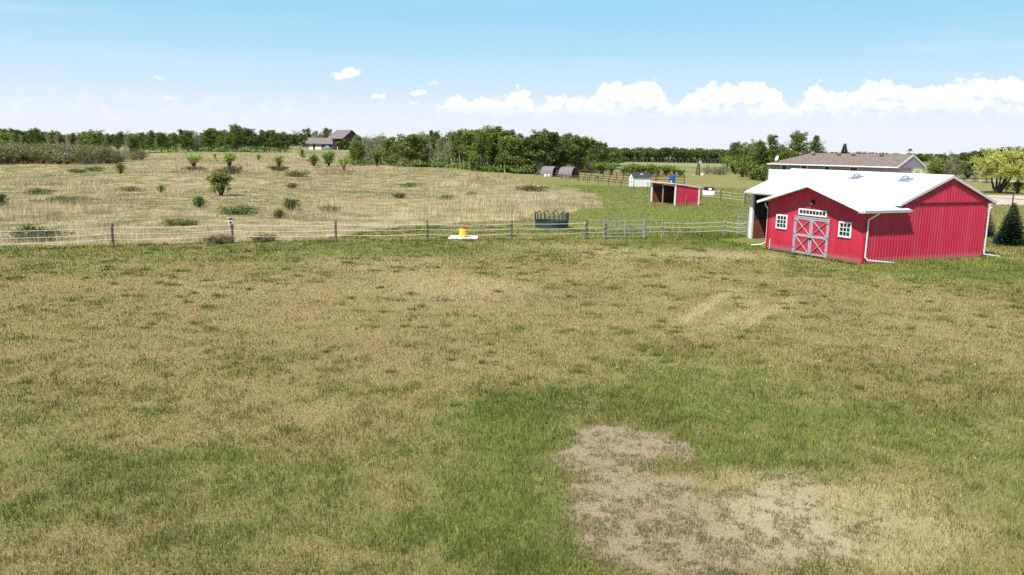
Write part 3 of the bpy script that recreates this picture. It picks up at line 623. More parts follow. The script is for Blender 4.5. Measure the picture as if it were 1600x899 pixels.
# yellow-green spreading tree
rdm = random.Random(4); limbs = []; tips = []; forks = []
for k_ in range(6):
    a = k_ * 1.05 + .3; p = Vector((math.cos(a) * .18, math.sin(a) * .18, -.1)); d = Vector((math.cos(a) * .55, math.sin(a) * .55, 1)).normalized(); q_ = [p]
    for j in range(4): d = (d + Vector((rdm.uniform(-.22, .22), rdm.uniform(-.22, .22), .08))).normalized(); q_.append(q_[-1] + d * 1.3)
    limbs.append((q_, [.24, .19, .14, .10, .05])); forks += q_[2:]
while len(tips) < 210:
    v = Vector((rdm.uniform(-1, 1), rdm.uniform(-1, 1), rdm.uniform(-1, 1)))
    if not .45 < v.length < 1: continue
    lob = .82 + .22 * math.sin(v.x * 5 + 1) * math.cos(v.y * 4 + v.z * 3); e = Vector((v.x * 4.9 * lob, v.y * 4.9 * lob, 4.9 + v.z * 2.7 * lob - .25 * (v.x * v.x + v.y * v.y)))
    if e.z < 2.0: continue
    f = min(forks, key=lambda w: (w - e).length); limbs.append(([f, f.lerp(e, .5) + Vector((0, 0, .2)), e], [.05, .035, .012])); tips.append(e)
yt = empty('yellow_tree', G(1559, 302), 0.4, label='broad yellow-green tree with dark forked trunks at the right edge', cat='tree')
YL = [(.78, .72, .18), (.68, .64, .15), (.86, .79, .28), (.46, .49, .12), (.36, .42, .10)]
link('trunk', limb_mesh('yellow_trunk', limbs, dark_bark, 7), yt); tips = list(tips)
link('crown', crown_mesh('yellow_crown', tips, crown_m, 21000, .70, .105, YL, flat=.8), yt)
b_ = G(1604, 296); plant('round1', b_, height_at(1604, 234, b_.y), 'green tree just behind the yellow tree at the right edge', 'tree', wide=1.1)
for px, by_, ty, key, lb, wd in [(1470, 278, 249, 'bush0', 'dark green bush left of the small spruces behind the barn ridge', 1.5), (1490, 279, 245, 'willow2', 'tall olive bush behind the small spruces', 1.0), (1457, 275, 256, 'bush1', 'low bush at the left end of the bush row behind the barn ridge', 1.4),
                             (1512, 279, 247, 'bush1', 'green bush right behind the middle of the three small spruces', 1.5), (1590, 302, 280, 'bush0', 'green bush to the right of the yellow tree trunks', 1.2), (1572, 300, 280, 'bush1', 'small bush at the foot of the yellow tree', .8), (1480, 276, 236, 'bare0', 'grey leafless tree behind the barn peak', 1.2), (1462, 272, 242, 'willow0', 'greyish shrub tree between the field and the barn peak', 1.2)]:
    b_ = G(px, by_); plant(key, b_, height_at(px, ty, b_.y), lb, 'tree' if key == 'bare0' else 'bush', wide=wd)
# bushes behind the corral
for i, (px, by_, ty, key, wd) in enumerate([(975, 273, 261, 'bush1', 1.3), (988, 274, 254, 'bush0', 1.4), (1000, 275, 256, 'bush1', 1.4), (1015, 275, 255, 'bush0', 1.3), (1028, 275, 258, 'lime0', 1.1), (1041, 275, 257, 'bush1', 1.3), (1053, 276, 262, 'lime1', 1.2), (1063, 276, 264, 'bush1', 1.2),
                                            (925, 270, 250, 'willow2', 1.1), (940, 272, 252, 'bush1', 1.4), (955, 274, 254, 'lime2', 1.2), (910, 270, 246, 'willow2', 1.0)]):
    b_ = G(px, by_); plant(key, b_, height_at(px, ty, b_.y), 'green bush in the row growing behind the board corral', 'bush', 'bushes in a row behind the corral', wide=wd * 1.35)
for px, by_, ty in [(1105, 272, 257), (1116, 273, 258), (1124, 274, 259), (1131, 273, 255)]:
    b_ = G(px, by_); plant('willow1', b_, height_at(px, ty, b_.y), 'brownish low shrub between the ornamental windmill and the aspens', 'shrub', 'low shrubs right of the ornamental windmill', wide=1.1)
# single trees and bushes in the meadow
for px, by_, ty, key, wd, lb in [(188, 272, 254, 'bush0', 1.0, 'dark based bush standing alone below the willow thicket'), (303, 265, 241, 'lime0', 1.45, 'flat topped lime green tree, leftmost of the meadow saplings'), (359, 267, 239, 'lime1', 1.3, 'lime green sapling just behind the big meadow bush'),
                                 (346, 306, 264, 'bush1', 1.1, 'largest green bush, vase shaped, in the middle of the meadow'), (437, 266, 243, 'lime2', 1.1, 'lime sapling on a dark grassy mound'), (473, 251, 234, 'round1', 1.1, 'small round-headed tree with a bare dark trunk before the garage'),
                                 (491, 260, 240, 'bush0', .9, 'narrow bush below the garage door'), (514, 260, 235, 'bush1', 1.1, 'bright green bush below the parked car of the gabled house'), (538, 269, 246, 'lime0', 1.0, 'lime bush standing forward of the others below the gabled house'),
                                 (589, 261, 234, 'lime1', 1.35, 'bright lime bush against the edge of the grove'), (738, 268, 238, 'lime2', 1.1, 'bright lime sapling against the dark grove'), (336, 249, 240, 'lime1', 1.3, 'low pale sapling farthest back in the meadow'), (404, 252, 241, 'lime2', 1.5, 'pale thin sapling near the wood edge'),
                                 (252, 301, 289, 'bush2', 1.1, 'dark rounded bush left of the big meadow bush'), (312, 324, 306, 'bush2', 1.2, 'dark domed bush in the dry grass below the big meadow bush'), (455, 328, 309, 'bush2', 1.6, 'wide dark green bush in the dry grass mid meadow'),
                                 (437, 342, 327, 'bush2', 1.5, 'dark domed bush just in front of the wide one'), (-1, 326, 300, 'bush2', 1.2, 'dark bush cut off by the left edge of the photo'), (457, 294, 286, 'low2', .9, 'small brown scrub on the upper meadow slope')]:
    b_ = G(px, by_); plant(key, b_, height_at(px, ty, b_.y) - b_.z, lb, 'tree' if key in ('lime0', 'lime1', 'lime2', 'round1') else 'bush', wide=wd)
for px, by_, ty, key, wd, lb in [(375, 334, 324, 'low1', 1.7, 'long low green shrub strip left of the two dark bushes'), (57, 377, 358, 'low0', 1.1, 'dark low shrub tangled behind the rope fence at the far left'), (343, 381, 369, 'low2', 1.0, 'dark scrub at the foot of the fence post with the charger'),
                                 (415, 379, 369, 'low2', 1.2, 'brownish scrub behind the rope fence right of the charger'), (63, 304, 297, 'low1', 1.6, 'low dark green patch of shrub at the left of the meadow'), (205, 299, 293, 'low1', 1.6, 'flat green shrub left of the dark rounded bush'),
                                 (515, 331, 323, 'low1', 1.3, 'low shrub right of the wide dark bush'), (700, 312, 306, 'low1', 1.2, 'small dark shrub on the right part of the meadow'), (737, 306, 301, 'low1', 1.1, 'small dark shrub higher up on the right part of the meadow'), (120, 270, 265, 'low1', 1.5, 'flat olive shrub near the thicket'), (149, 268, 262, 'low1', 1.3, 'low tufted shrub left of the lone dark based bush'),
                                 (100, 318, 309, 'low1', 2.1, 'wide dark shrub mat in the left meadow'), (463, 276, 269, 'low1', 1.5, 'flat shrub to the right of the sapling mound'), (436, 267, 260, 'low0', 1.2, 'dark mound of shrub at the foot of the lime sapling'), (303, 268, 261, 'low2', 1.2, 'brown mound at the foot of the flat topped sapling'), (362, 272, 261, 'low2', .9, 'brown mound under the sapling behind the big bush'),
                                 (830, 299, 292, 'low1', 2.0, 'wide flat green shrub near the right end of the meadow'), (625, 310, 303, 'low2', .8, 'lone brown scrub in mid meadow'), (640, 292, 287, 'low1', 1.6, 'flat shrub on the slope below the bright lime bush'), (280, 352, 344, 'low1', 1.8, 'low green growth behind the fence left of the charger')]:
    b_ = G(px, by_); plant(key, b_, max(height_at(px, ty, b_.y) - b_.z, .25) * 1.25, lb, 'shrub', wide=wd * 1.25)
# undergrowth along the foot of the wood and the far woods, one mass each
def mass(name, label, cat, items, pal, leafn, leaf, trunk=True):
    """items: (x, y, z, h, r)"""
    Vs = []; Cs = []; pal = np.array(pal)
    for (x, y, z, h, r) in items:
        n = leafn; k2 = max(4, n // 22); cc = rand_unit(k2) * (rng.random(k2) ** .4)[:, None] * np.array([r, r, h * .36]) + np.array([x, y, z + h * .60])
        cen = cc[rng.integers(0, k2, n)] + rand_unit(n) * (rng.random(n) ** .4)[:, None] * np.array([r * .42, r * .42, h * .20]); cen[:, 2] = np.clip(cen[:, 2], z + .1, z + h)
        Vs.append(leaf_faces(cen, np.full(n, leaf))); Cs.append(np.repeat(pal[rng.integers(0, len(pal), n)] * rng.uniform(.75, 1.25, (n, 1)) * rng.uniform(.8, 1.2), 4, 0))
    V = np.concatenate(Vs); c = np.concatenate(Cs); o = link(name, np_mesh(name, V, np.arange(len(V)).reshape(-1, 4), crown_m, c)); tag(o, label, cat, kind='stuff'); return o
it = []
for px in np.arange(205, 966, 3.2):
    if 450 < px < 545: continue
    b_ = G(px, prof(BASEP, px) + random.uniform(-1, .8)); it.append((b_.x, b_.y, b_.z, random.uniform(.8, 2.2) * (1.2 if px > 545 else 1.3), random.uniform(1.0, 2.0)))
for px in np.arange(205, 966, 3.6):
    if 450 < px < 545: continue
    b_ = G(px, prof(BASEP, px)); f_ = 1 + random.uniform(5, 13) / b_.y; it.append((b_.x * f_, b_.y * f_, Tz(b_.x * f_, b_.y * f_), random.uniform(2.2, 4.0), random.uniform(1.6, 2.6)))
mass('undergrowth', 'green undergrowth along the foot of the wood', 'undergrowth', it, MGc + LG[:1], 90, .17)
it = []
def far_wood(px0, px1, D0, D1, top_f, step, rows):
    for rw in range(rows):
        px = px0
        while px < px1:
            Yd = D0 + (D1 - D0) * rw / max(rows - 1, 1) + random.uniform(-8, 8); d = ray(px, 240); X_ = d[0] / d[1] * Yd; z0 = Tz(X_, Yd)
            h = (height_at(px, top_f(px) + random.uniform(-1.2, 3.6), Yd) - z0)
            if h > 1: it.append((X_, Yd, z0, h, random.uniform(3, 5)))
            px += step * random.uniform(.7, 1.3)
far_wood(940, 1240, 540, 640, lambda x: prof([(940, 232), (1000, 231), (1080, 232), (1130, 234), (1240, 234)], x), 6.5, 4)
far_wood(1280, 1620, 640, 760, lambda x: prof([(1280, 236), (1330, 238), (1400, 240.5), (1440, 241), (1500, 240), (1540, 232), (1620, 228)], x), 5.5, 3)
far_wood(-120, 470, 370, 420, lambda x: prof(TOPP, x) + 3, 9, 2)
far_wood(540, 970, 330, 400, lambda x: prof(TOPP, x) + 5, 8, 2)
far_wood(-700, -120, 330, 420, lambda x: 206, 16, 2); far_wood(1600, 2400, 560, 700, lambda x: 236, 12, 2)
mass('far_wood', 'far dark wood lying along the horizon', 'wood', it, DG + MGc[:1], 230, .62)
# row of small conifers planted along the far field
cme = spruce_mesh('far_conifer', 4.2, 1.3, 11, 10, 44, .62)
for k_ in range(30):
    px = 966 + k_ * 5.6 + random.uniform(-1.2, 1.2); b_ = G(px, 253 + .0173 * (px - 966)); o = link('small_conifer', cme); o.location = b_; sc_ = random.uniform(.75, 1.15); o.scale = (sc_, sc_, sc_ * random.uniform(.95, 1.15)); o.rotation_euler.z = random.uniform(0, 6)
    tag(o, 'small dark conifer in the long planted row before the far wood', 'tree', 'planted row of small conifers')
for px, by_, ty, lb in [(1319, 262, 224, 'lone pointed conifer rising above the farmhouse ridge')]:
    d = ray(px, 240); Yd = 260; spruce((d[0] / d[1] * Yd, Yd, 0), height_at(px, ty, Yd), 2.2, lb, 30, 14, 77, .55)

#--BUILD--
# ================================================================== RED BARN
red = mat('red_siding', (.53, .024, .062), rough=.45, spec=.4, var=.06, vscale=.9)
q = NG(red.node_tree); bb = red.node_tree.nodes['Principled BSDF']; src = bb.inputs['Base Color'].links[0].from_socket
oc = q.n('ShaderNodeTexCoord').outputs['Object']; vmul = q.n('ShaderNodeVectorMath', operation='MULTIPLY'); q.put(vmul.inputs[0], oc); vmul.inputs[1].default_value = (2.2, 2.2, .18)
fade = q.mix(q.m('MULTIPLY', q.sm(q.noise(vmul.outputs[0], 1.0, 4, .6), .42, .75), .34), src, (.50, .10, .13, 1))
zz = q.n('ShaderNodeSeparateXYZ'); q.put(zz.inputs[0], oc)
mud = q.m('MULTIPLY', q.m('SUBTRACT', 1.0, q.sm(q.m('ADD', zz.outputs[2], q.m('MULTIPLY', q.noise(oc, 3.5, 4, .7), -.45)), -.12, .22)), .6)
q.put(bb.inputs['Base Color'], q.mix(mud, fade, (.33, .21, .14, 1)))
q.put(bb.inputs['Roughness'], q.m('ADD', .36, q.m('MULTIPLY', q.noise(vmul.outputs[0], 2.0, 4, .6), .25)))
redin = mat('red_door_paint', (.52, .035, .06), rough=.6, var=.1, vscale=3)
white = mat('white_trim', (.80, .80, .80), rough=.5, var=.04, vscale=3)
wroof = mat('white_roof_metal', (.82, .82, .83), rough=.38, spec=.5, var=.035, vscale=.8)
greyw = mat('weathered_grey_board', (.40, .37, .41), rough=.8, var=.14, vscale=5)
black = mat('black_metal', (.02, .02, .022), rough=.5)
glass = mat('dark_glass', (.02, .024, .03), rough=.12, spec=.35, var=.2)
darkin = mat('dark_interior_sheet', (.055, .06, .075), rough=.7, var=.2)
plank = mat('reddish_plank', (.20, .075, .045), rough=.85, var=.25, vscale=4, bump=.4)
wood_post = mat('fence_post_wood', (.16, .13, .10), rough=.9, var=.3, vscale=6, bump=.5, bscale=30)
steel = mat('galvanised_steel', (.50, .52, .53), rough=.45, metal=.5, spec=.5, var=.1)
lens = mat('translucent_dome', (.26, .29, .33), rough=.15, spec=.6)
concrete = mat('concrete', (.50, .47, .42), rough=.95, var=.15, vscale=8, bump=.3)

barn = empty('red_barn', (BX, BY, 0), BTH, label='red metal sided barn with a white roof, cross braced double doors and an open bay', cat='barn')
L1, L2, XM, LM = 7.658, 9.93, 2.88, 12.47                 # door wall length, gable wall length, start of the main body, main length
def ribbed(name, m, origin, du, n, L, zb, topf, thick=.10, pitch=.229, parent=barn, rib=.034, lowf=None):
    """upright ribbed metal siding: a sheet with real ribs; origin = lower corner, du along the wall, n outward"""
    du = Vector(du).normalized(); n = Vector(n).normalized(); o = Vector(origin); mb = MB()
    us = [0.0]; 
    while us[-1] < L - .01: us.append(min(us[-1] + pitch, L))
    brk = sorted(set(us + [u for u in getattr(topf, 'breaks', []) if 0 < u < L]))
    low = lowf or (lambda u: zb)
    poly = [o + du * u + Vector((0, 0, low(u) - o.z)) for u in (0, L)] + [o + du * u + Vector((0, 0, topf(u) - o.z)) for u in reversed(brk)]
    mb.prism([p - n * thick for p in poly], n * thick)
    for u in us[:-1]:
        u = u + pitch * .5
        if u > L - .03: continue
        z1 = topf(u) - .03; z0 = low(u) + .01
        if z1 - z0 < .1: continue
        a = o + du * u; lo = []; hi = []
        for z_, arr in ((z0, lo), (z1, hi)):
            q0 = Vector((a.x, a.y, z_)); arr += [q0 - du * .042, q0 + du * .042, q0 + du * .018 + n * rib, q0 - du * .018 + n * rib]
        mb.hexa(lo, hi)
    return mb.obj(name, m, parent)
class Top:
    def __init__(s, pts): s.p = pts; s.breaks = [p[0] for p in pts]
    def __call__(s, u): return float(np.interp(u, [p[0] for p in s.p], [p[1] for p in s.p]))
# wing: door wall (x = 0), side pieces; main body gable wall (y = 0)
WP, WE = 4.237, 3.014; sW = (WP - WE) / (L1 / 2 + .31)      # wing ridge, eave, slope
ZR, ZM = 4.913, 3.34; sM = (ZR - ZM) / (6.405 - 2.33)
wallz = lambda y: min(WE + sW * (min(y, L1 - y) + .31), WP) - .10
ribbed('door_wall', red, (0, 0, 0), (0, 1, 0), (-1, 0, 0), L1, .06, Top([(0, wallz(0)), (L1 / 2, wallz(L1 / 2)), (L1, wallz(L1))]))
mainz = lambda x: min(ZR, ZM + sM * (min(x, 12.81 - x) - 2.33)) - .11
ribbed('side_wall', red, (0, .002, 0), (1, 0, 0), (0, -1, 0), L2, .02, Top([(0, 2.93), (2.88, 2.94), (2.9, 3.40), (6.405, 3.40), (L2, 3.40)]))
ribbed('gable_panel', red, (2.60, -.035, 3.36), (1, 0, 0), (0, -1, 0), 7.62, 3.36, Top([(0, mainz(2.60)), (3.805, mainz(6.405)), (7.62, mainz(10.22))]), thick=.06)
MB().box(2.50, 10.30, -.075, -.03, 3.33, 3.372).obj('drip_flashing', mat('dark_red_flashing', (.28, .012, .025), rough=.5), barn)
ribbed('left_wing_wall', red, (0, L1, 0), (1, 0, 0), (0, 1, 0), XM, .04, Top([(0, 2.9), (XM, 2.9)]))
MB().box(-.03, .08, -.03, .0, 0, 2.9).box(-.03, 0, -.001, .08, 0, 2.89).obj('corner_flashing', mat('red_flashing', (.42, .02, .035), rough=.5), barn)
MB().box(-.03, .0, L1 - .08, L1 + .03, 0, 2.88).obj('corner_flashing', MATS['red_flashing'], barn)
MB().box(.03, L2 - .03, .03, .2, -.1, .055).box(.03, .2, .2, L1 - .03, -.1, .055).obj('sill_board', concrete, barn)
# far walls of the main body, open bay at the left end of the front
ribbed('end_wall', red, (L2, LM, 0), (-1, 0, 0), (0, 1, 0), L2 - XM, .04, Top([(0, mainz(L2)), (L2 - 6.405, mainz(6.405)), (L2 - XM, mainz(XM))]), thick=.06)
ribbed('back_wall', red, (L2, 0, 0), (0, 1, 0), (1, 0, 0), LM, .04, Top([(0, 3.2), (LM, 3.2)]), thick=.06)
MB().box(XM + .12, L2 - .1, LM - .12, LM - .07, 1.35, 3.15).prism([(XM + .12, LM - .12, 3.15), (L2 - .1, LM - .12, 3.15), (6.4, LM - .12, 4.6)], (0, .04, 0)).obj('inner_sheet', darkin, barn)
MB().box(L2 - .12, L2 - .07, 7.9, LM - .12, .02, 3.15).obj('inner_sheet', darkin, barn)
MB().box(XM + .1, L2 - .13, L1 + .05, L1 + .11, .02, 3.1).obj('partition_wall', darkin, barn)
for k in range(6): MB().box(XM + .1, L2 - .14, LM - .19 + .004 * (k % 2), LM - .125, .06 + k * .215, .06 + k * .215 + .2).obj('plank', plank, barn)
MB().box(XM + .12, L2 - .1, LM - .15, LM - .13, 1.38, 1.46).box(XM + .12, L2 - .1, LM - .16, LM - .12, 2.35, 2.45).obj('girt', mat('dark_timber', (.07, .05, .04), rough=.9), barn)
MB().box(XM - .06, XM + .10, LM - .1, LM + .08, 0, 3.25).obj('corner_post', white, barn)
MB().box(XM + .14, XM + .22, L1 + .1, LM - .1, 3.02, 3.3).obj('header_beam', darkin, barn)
MB().box(XM + .3, L2 - .3, L1 + .2, LM - .3, .005, .03).obj('bay_floor', mat('bay_dirt', (.16, .12, .08), rough=1), barn)
# roofs: sheets with standing ribs and a fascia all round
def roof(name, poly, th=.05, rib_dir=None, spacing=.305, m=wroof):
    mb = MB(); P_ = [Vector(p) for p in poly]; nn = (P_[1] - P_[0]).cross(P_[2] - P_[1]).normalized(); nn = nn if nn.z > 0 else -nn
    mb.prism([p - nn * th for p in P_], nn * th); o = mb.obj(name, m, barn); return o, nn
def ribs_on(mb, e0, e1, r0, r1, nn, sp_=.305):
    """ribs between an eave edge e0-e1 and a ridge edge r0-r1"""
    e0, e1, r0, r1 = map(Vector, (e0, e1, r0, r1)); n = int((e1 - e0).length / sp_); d = (e1 - e0).normalized()
    for k in range(1, n):
        t = k / n; a = e0.lerp(e1, t) + nn * .0; b = r0.lerp(r1, t); w = d * .03; h = nn * .018
        mb.add([a - w, a + w, a + w * .5 + h, a - w * .5 + h, b - w, b + w, b + w * .5 + h, b - w * .5 + h], [(0, 1, 2, 3), (7, 6, 5, 4), (1, 5, 6, 2), (2, 6, 7, 3), (3, 7, 4, 0)])
YB = -.16; YT = LM + .16
FR = [(2.33, YB, ZM), (2.33, YT, ZM), (6.405, YT, ZR), (6.405, YB, ZR)]; BR = [(6.405, YB, ZR), (6.405, YT, ZR), (10.48, YT, ZM), (10.48, YB, ZM)]
ro, n1_ = roof('roof', FR); ro2, n2_ = roof('roof', BR)
mb = MB(); ribs_on(mb, FR[0], FR[1], FR[3], FR[2], n1_); mb.obj('roof_rib', wroof, barn); mb = MB(); ribs_on(mb, BR[3], BR[2], BR[0], BR[1], n2_); mb.obj('roof_rib', wroof, barn)
MB().prism([(6.405 - .16, YB - .01, ZR - .16 * sM + .012), (6.405, YB - .01, ZR + .03), (6.405 + .16, YB - .01, ZR - .16 * sM + .012), (6.405, YB - .01, ZR + .005)], (0, YT - YB + .02, 0)).obj('ridge_cap', wroof, barn)
W1 = [(-.72, -.31, WE), (3.03, -.31, WE), (3.03, 0.2, WE + .51 * sW), (4.95, L1 / 2, WP), (-.72, L1 / 2, WP)]
W2 = [(-.72, L1 + .31, WE), (-.72, L1 / 2, WP), (4.95, L1 / 2, WP), (3.03, L1 - .2, WE + .51 * sW), (3.03, L1 + .31, WE)]
wo, m1_ = roof('wing_roof', W1, .05); wo2, m2_ = roof('wing_roof', W2, .05)
mb = MB(); ribs_on(mb, (-.72, -.31, WE), (2.4, -.31, WE), (-.72, L1 / 2, WP), (2.4, L1 / 2, WP), m1_); mb.obj('roof_rib', wroof, barn)
mb = MB(); ribs_on(mb, (-.72, L1 + .31, WE), (2.4, L1 + .31, WE), (-.72, L1 / 2, WP), (2.4, L1 / 2, WP), m2_); mb.obj('roof_rib', wroof, barn)
MB().prism([(-.73, L1 / 2 - .15, WP - .15 * sW + .012), (-.73, L1 / 2, WP + .03), (-.73, L1 / 2 + .15, WP - .15 * sW + .012), (-.73, L1 / 2, WP + .004)], (5.3, 0, 0)).obj('ridge_cap', wroof, barn)
# barge boards and fascias
fz = .15
trimg = mat('grey_white_trim', (.60, .60, .62), rough=.5, var=.05)
MB().prism([(-.735, -.315, WE + .004), (-.735, L1 / 2, WP + .004), (-.735, L1 / 2, WP - fz), (-.735, -.315, WE - fz)], (.03, 0, 0)).obj('barge_board', white, barn)
MB().prism([(-.735, L1 + .315, WE + .004), (-.735, L1 / 2, WP + .004), (-.735, L1 / 2, WP - fz), (-.735, L1 + .315, WE - fz)], (.03, 0, 0)).obj('barge_board', white, barn)
MB().prism([(2.325, YB - .025, ZM + .004), (6.405, YB - .025, ZR + .004), (6.405, YB - .025, ZR - fz), (2.325, YB - .025, ZM - fz)], (0, .025, 0)).obj('barge_board', trimg, barn)
MB().prism([(10.485, YB - .025, ZM + .004), (6.405, YB - .025, ZR + .004), (6.405, YB - .025, ZR - fz), (10.485, YB - .025, ZM - fz)], (0, .025, 0)).obj('barge_board', trimg, barn)
MB().prism([(2.325, YT, ZM + .004), (6.405, YT, ZR + .004), (6.405, YT, ZR - fz), (2.325, YT, ZM - fz)], (0, .025, 0)).obj('barge_board', white, barn)
MB().box(2.30, 2.33, L1 + .35, YT, ZM - .16, ZM + .003).box(2.30, 2.33, YB, .9, ZM - .12, ZM + .003).obj('fascia', white, barn)
MB().box(-.70, 3.02, -.30, -.002, WE - .16, WE - .13).box(-.70, -.03, .002, L1, 0, 0).obj('soffit', white, barn)
# gutters and downspouts
def gutter(a, b, out, m=white):
    a = Vector(a); b = Vector(b); o_ = Vector(out); mb = MB(); mb.prism([a, a + o_ * .02 + Vector((0, 0, -.11)), a + o_ * .10 + Vector((0, 0, -.11)), a + o_ * .13, a + o_ * .115, a + o_ * .09 + Vector((0, 0, -.09)), a + o_ * .03 + Vector((0, 0, -.09)), a + o_ * .015], b - a); return mb.obj('gutter', m, barn)
gutter((-.70, -.345, WE - .01), (3.03, -.345, WE - .01), (0, -1, 0)); gutter((2.30, L1 + .4, ZM - .02), (2.30, YT, ZM - .02), (-1, 0, 0)); gutter((10.50, YB, ZM - .02), (10.50, YT, ZM - .02), (1, 0, 0))
def spout(pts, m=white, r=.037):
    mb = MB()
    P_ = [Vector(p) for p in pts]
    for a, b in zip(P_[:-1], P_[1:]): mb.bar(a, b + (b - a).normalized() * .03, r * 2, r * 1.6, up=(0, 1, .1))
    return mb.obj('downspout', m, barn, bevel=.01)
spout([(.50, -.40, 2.90), (.42, -.34, 2.78), (.06, -.09, 2.48), (.05, -.09, .40), (.20, -.13, .24), (1.95, -.42, .06)])
spout([(9.96, -.09, 3.2), (9.96, -.09, .20), (11.05, -.35, .05)]); spout([(10.52, -.05, 3.22), (10.3, -.07, 3.1), (9.98, -.09, 2.9)], r=.03)
spout([(-.02, L1 + .30, 2.86), (-.08, L1 + .22, 2.72), (.05, L1 + .09, 2.5), (.05, L1 + .09, .35), (-.1, L1 + .3, .2), (-.25, L1 + 1.1, .06)])
spout([(2.28, YT - .1, 3.18), (2.5, YT - .12, 3.0), (2.80, LM + .12, 2.7), (2.80, LM + .12, .1)], r=.03)
# windows of the door wall: white frame, nine panes
def window(y0, y1, z0, z1, nx_, nz_, fr=.10, nm='window'):
    w = MB().box(-.075, -.03, y0, y1, z0, z0 + fr).box(-.075, -.03, y0, y1, z1 - fr, z1).box(-.075, -.03, y0, y0 + fr, z0 + fr, z1 - fr).box(-.075, -.03, y1 - fr, y1, z0 + fr, z1 - fr).obj(nm, white, barn)
    mb = MB(); a0, a1, b0, b1 = y0 + fr, y1 - fr, z0 + fr, z1 - fr
    for k in range(1, nx_): yy = a0 + (a1 - a0) * k / nx_; mb.box(-.066, -.036, yy - .018, yy + .018, b0, b1)
    for k in range(1, nz_): zz = b0 + (b1 - b0) * k / nz_; mb.box(-.068, -.038, a0, a1, zz - .018, zz + .018)
    mb.obj('glazing_bar', white, w)
    ga = MB().box(-.045, -.040, (a0 + .003), (a0 + (a1 - a0) / nx_ - .003), b0 + .003, b0 + (b1 - b0) / nz_ - .003).mesh('pane', glass)
    for i in range(nx_):
        for j in range(nz_): o = link('pane', ga, w); o.location = (0, (a1 - a0) / nx_ * i, (b1 - b0) / nz_ * j)
    return w
window(5.91, 6.87, 1.35, 2.25, 3, 3); window(.93, 1.85, 1.35, 2.25, 3, 3); window(2.80, 5.02, 2.36, 2.75, 8, 1, fr=.09, nm='transom_window')
# the cross braced double door
for (y0, y1) in ((2.60, 3.90), (3.92, 5.22)):
    leaf = MB().box(-.055, -.03, y0, y1, .04, 2.20).obj('door_leaf', redin, barn); mb = MB(); b = .11; x0, x1 = -.085, -.055
    for a in ((y0, y0 + b, .04, 2.20), (y1 - b, y1, .04, 2.20), (y0 + b, y1 - b, .04, .04 + b), (y0 + b, y1 - b, 2.20 - b, 2.20), (y0 + b, y1 - b, 1.07, 1.07 + b + .04)): mb.box(x0, x1, *a)
    mb.obj('frame_board', greyw, leaf)
    for (z0, z1) in ((.04 + b, 1.07), (1.22, 2.20 - b)):
        cr1 = MB().bar((-.072, y0 + b, z0), (-.072, y1 - b, z1), .026, .085, up=(1, 0, 0)); MB.obj(cr1, 'cross_brace', greyw, leaf)
        MB().bar((-.078, y0 + b, z1), (-.078, y1 - b, z0), .026, .085, up=(1, 0, 0)).obj('cross_brace', greyw, leaf)
    ye = y0 if y0 < 3 else y1
    for z in (.35, 1.15, 1.98): MB().box(-.10, -.086, ye - .05, ye + .05, z - .035, z + .035).obj('hinge', black, leaf)
MB().box(-.10, -.035, 2.53, 2.595, 0, 2.27).box(-.10, -.035, 5.225, 5.29, 0, 2.27).box(-.101, -.035, 2.53, 5.29, 2.21, 2.28).obj('door_frame', greyw, barn)
MB().box(-.13, -.088, 3.74, 4.08, 1.0, 1.055).box(-.125, -.088, 3.86, 3.96, .93, 1.0).obj('door_latch', black, barn)
lampb = MB().box(-.07, -.03, 3.86, 4.04, 3.08, 3.32).lathe([(.12, 3.16), (.10, 3.26), (.03, 3.32)], (-.16, 3.95, 0), 12).obj('wall_lamp', black, barn)
MB().lathe([(.02, 3.02), (.075, 3.05), (.09, 3.10), (.07, 3.16)], (-.16, 3.95, 0), 12).obj('lamp_globe', lens, lampb, smooth=True)
MB().tube([(-.06, 7.28, -.02), (-.06, 7.28, .62)], .025).obj('standpipe', white, barn)
# roof domes
for (vx, vy) in ((5.42, 5.87), (5.43, 2.24)):
    z = ZM + sM * (vx - 2.33); r_ = empty('roof_dome', (vx, vy, z + .01)); r_.parent = barn; r_.rotation_euler = (0, -math.atan(sM), 0)
    MB().box(-.28, .28, -.42, .42, .0, .06).obj('dome_base', mat('dome_grey', (.30, .31, .33), rough=.6), r_); MB().lathe([(.27, .05), (.26, .13), (.20, .22), (.11, .28), (.02, .30)], (0, 0, 0), 14).obj('dome', lens, r_, smooth=True)
    r_['label'] = 'translucent plastic roof dome'
# things in and by the barn
bk = MB().lathe([(.13, 0), (.15, .02), (.17, .30), (.175, .32)], (0, 0, 0), 14).obj('white_bucket', white); bl = (XM + .75, LM - .42)
def barn_world(x, y, z=0): c, s = math.cos(BTH), math.sin(BTH); return Vector((BX + x * c - y * s, BY + x * s + y * c, z))
bk.location = barn_world(4.6, LM - .45, .035); tag(bk, 'small white bucket standing inside the open bay of the red barn', 'bucket')
# metal panel leaning beside the open bay
pg = empty('livestock_panel', barn_world(2.75, LM + .75), BTH, label='grey tubular livestock panel standing at the open bay of the red barn', cat='fence panel')
for z in (.25, .55, .85, 1.15, 1.45, 1.7): MB().tube([(0, -.55, z), (0, .55, z)], .02, 6).obj('rail', steel, pg)
for y in (-.55, .55): MB().tube([(0, y, 0), (0, y, 1.72)], .025, 6).obj('upright', steel, pg)

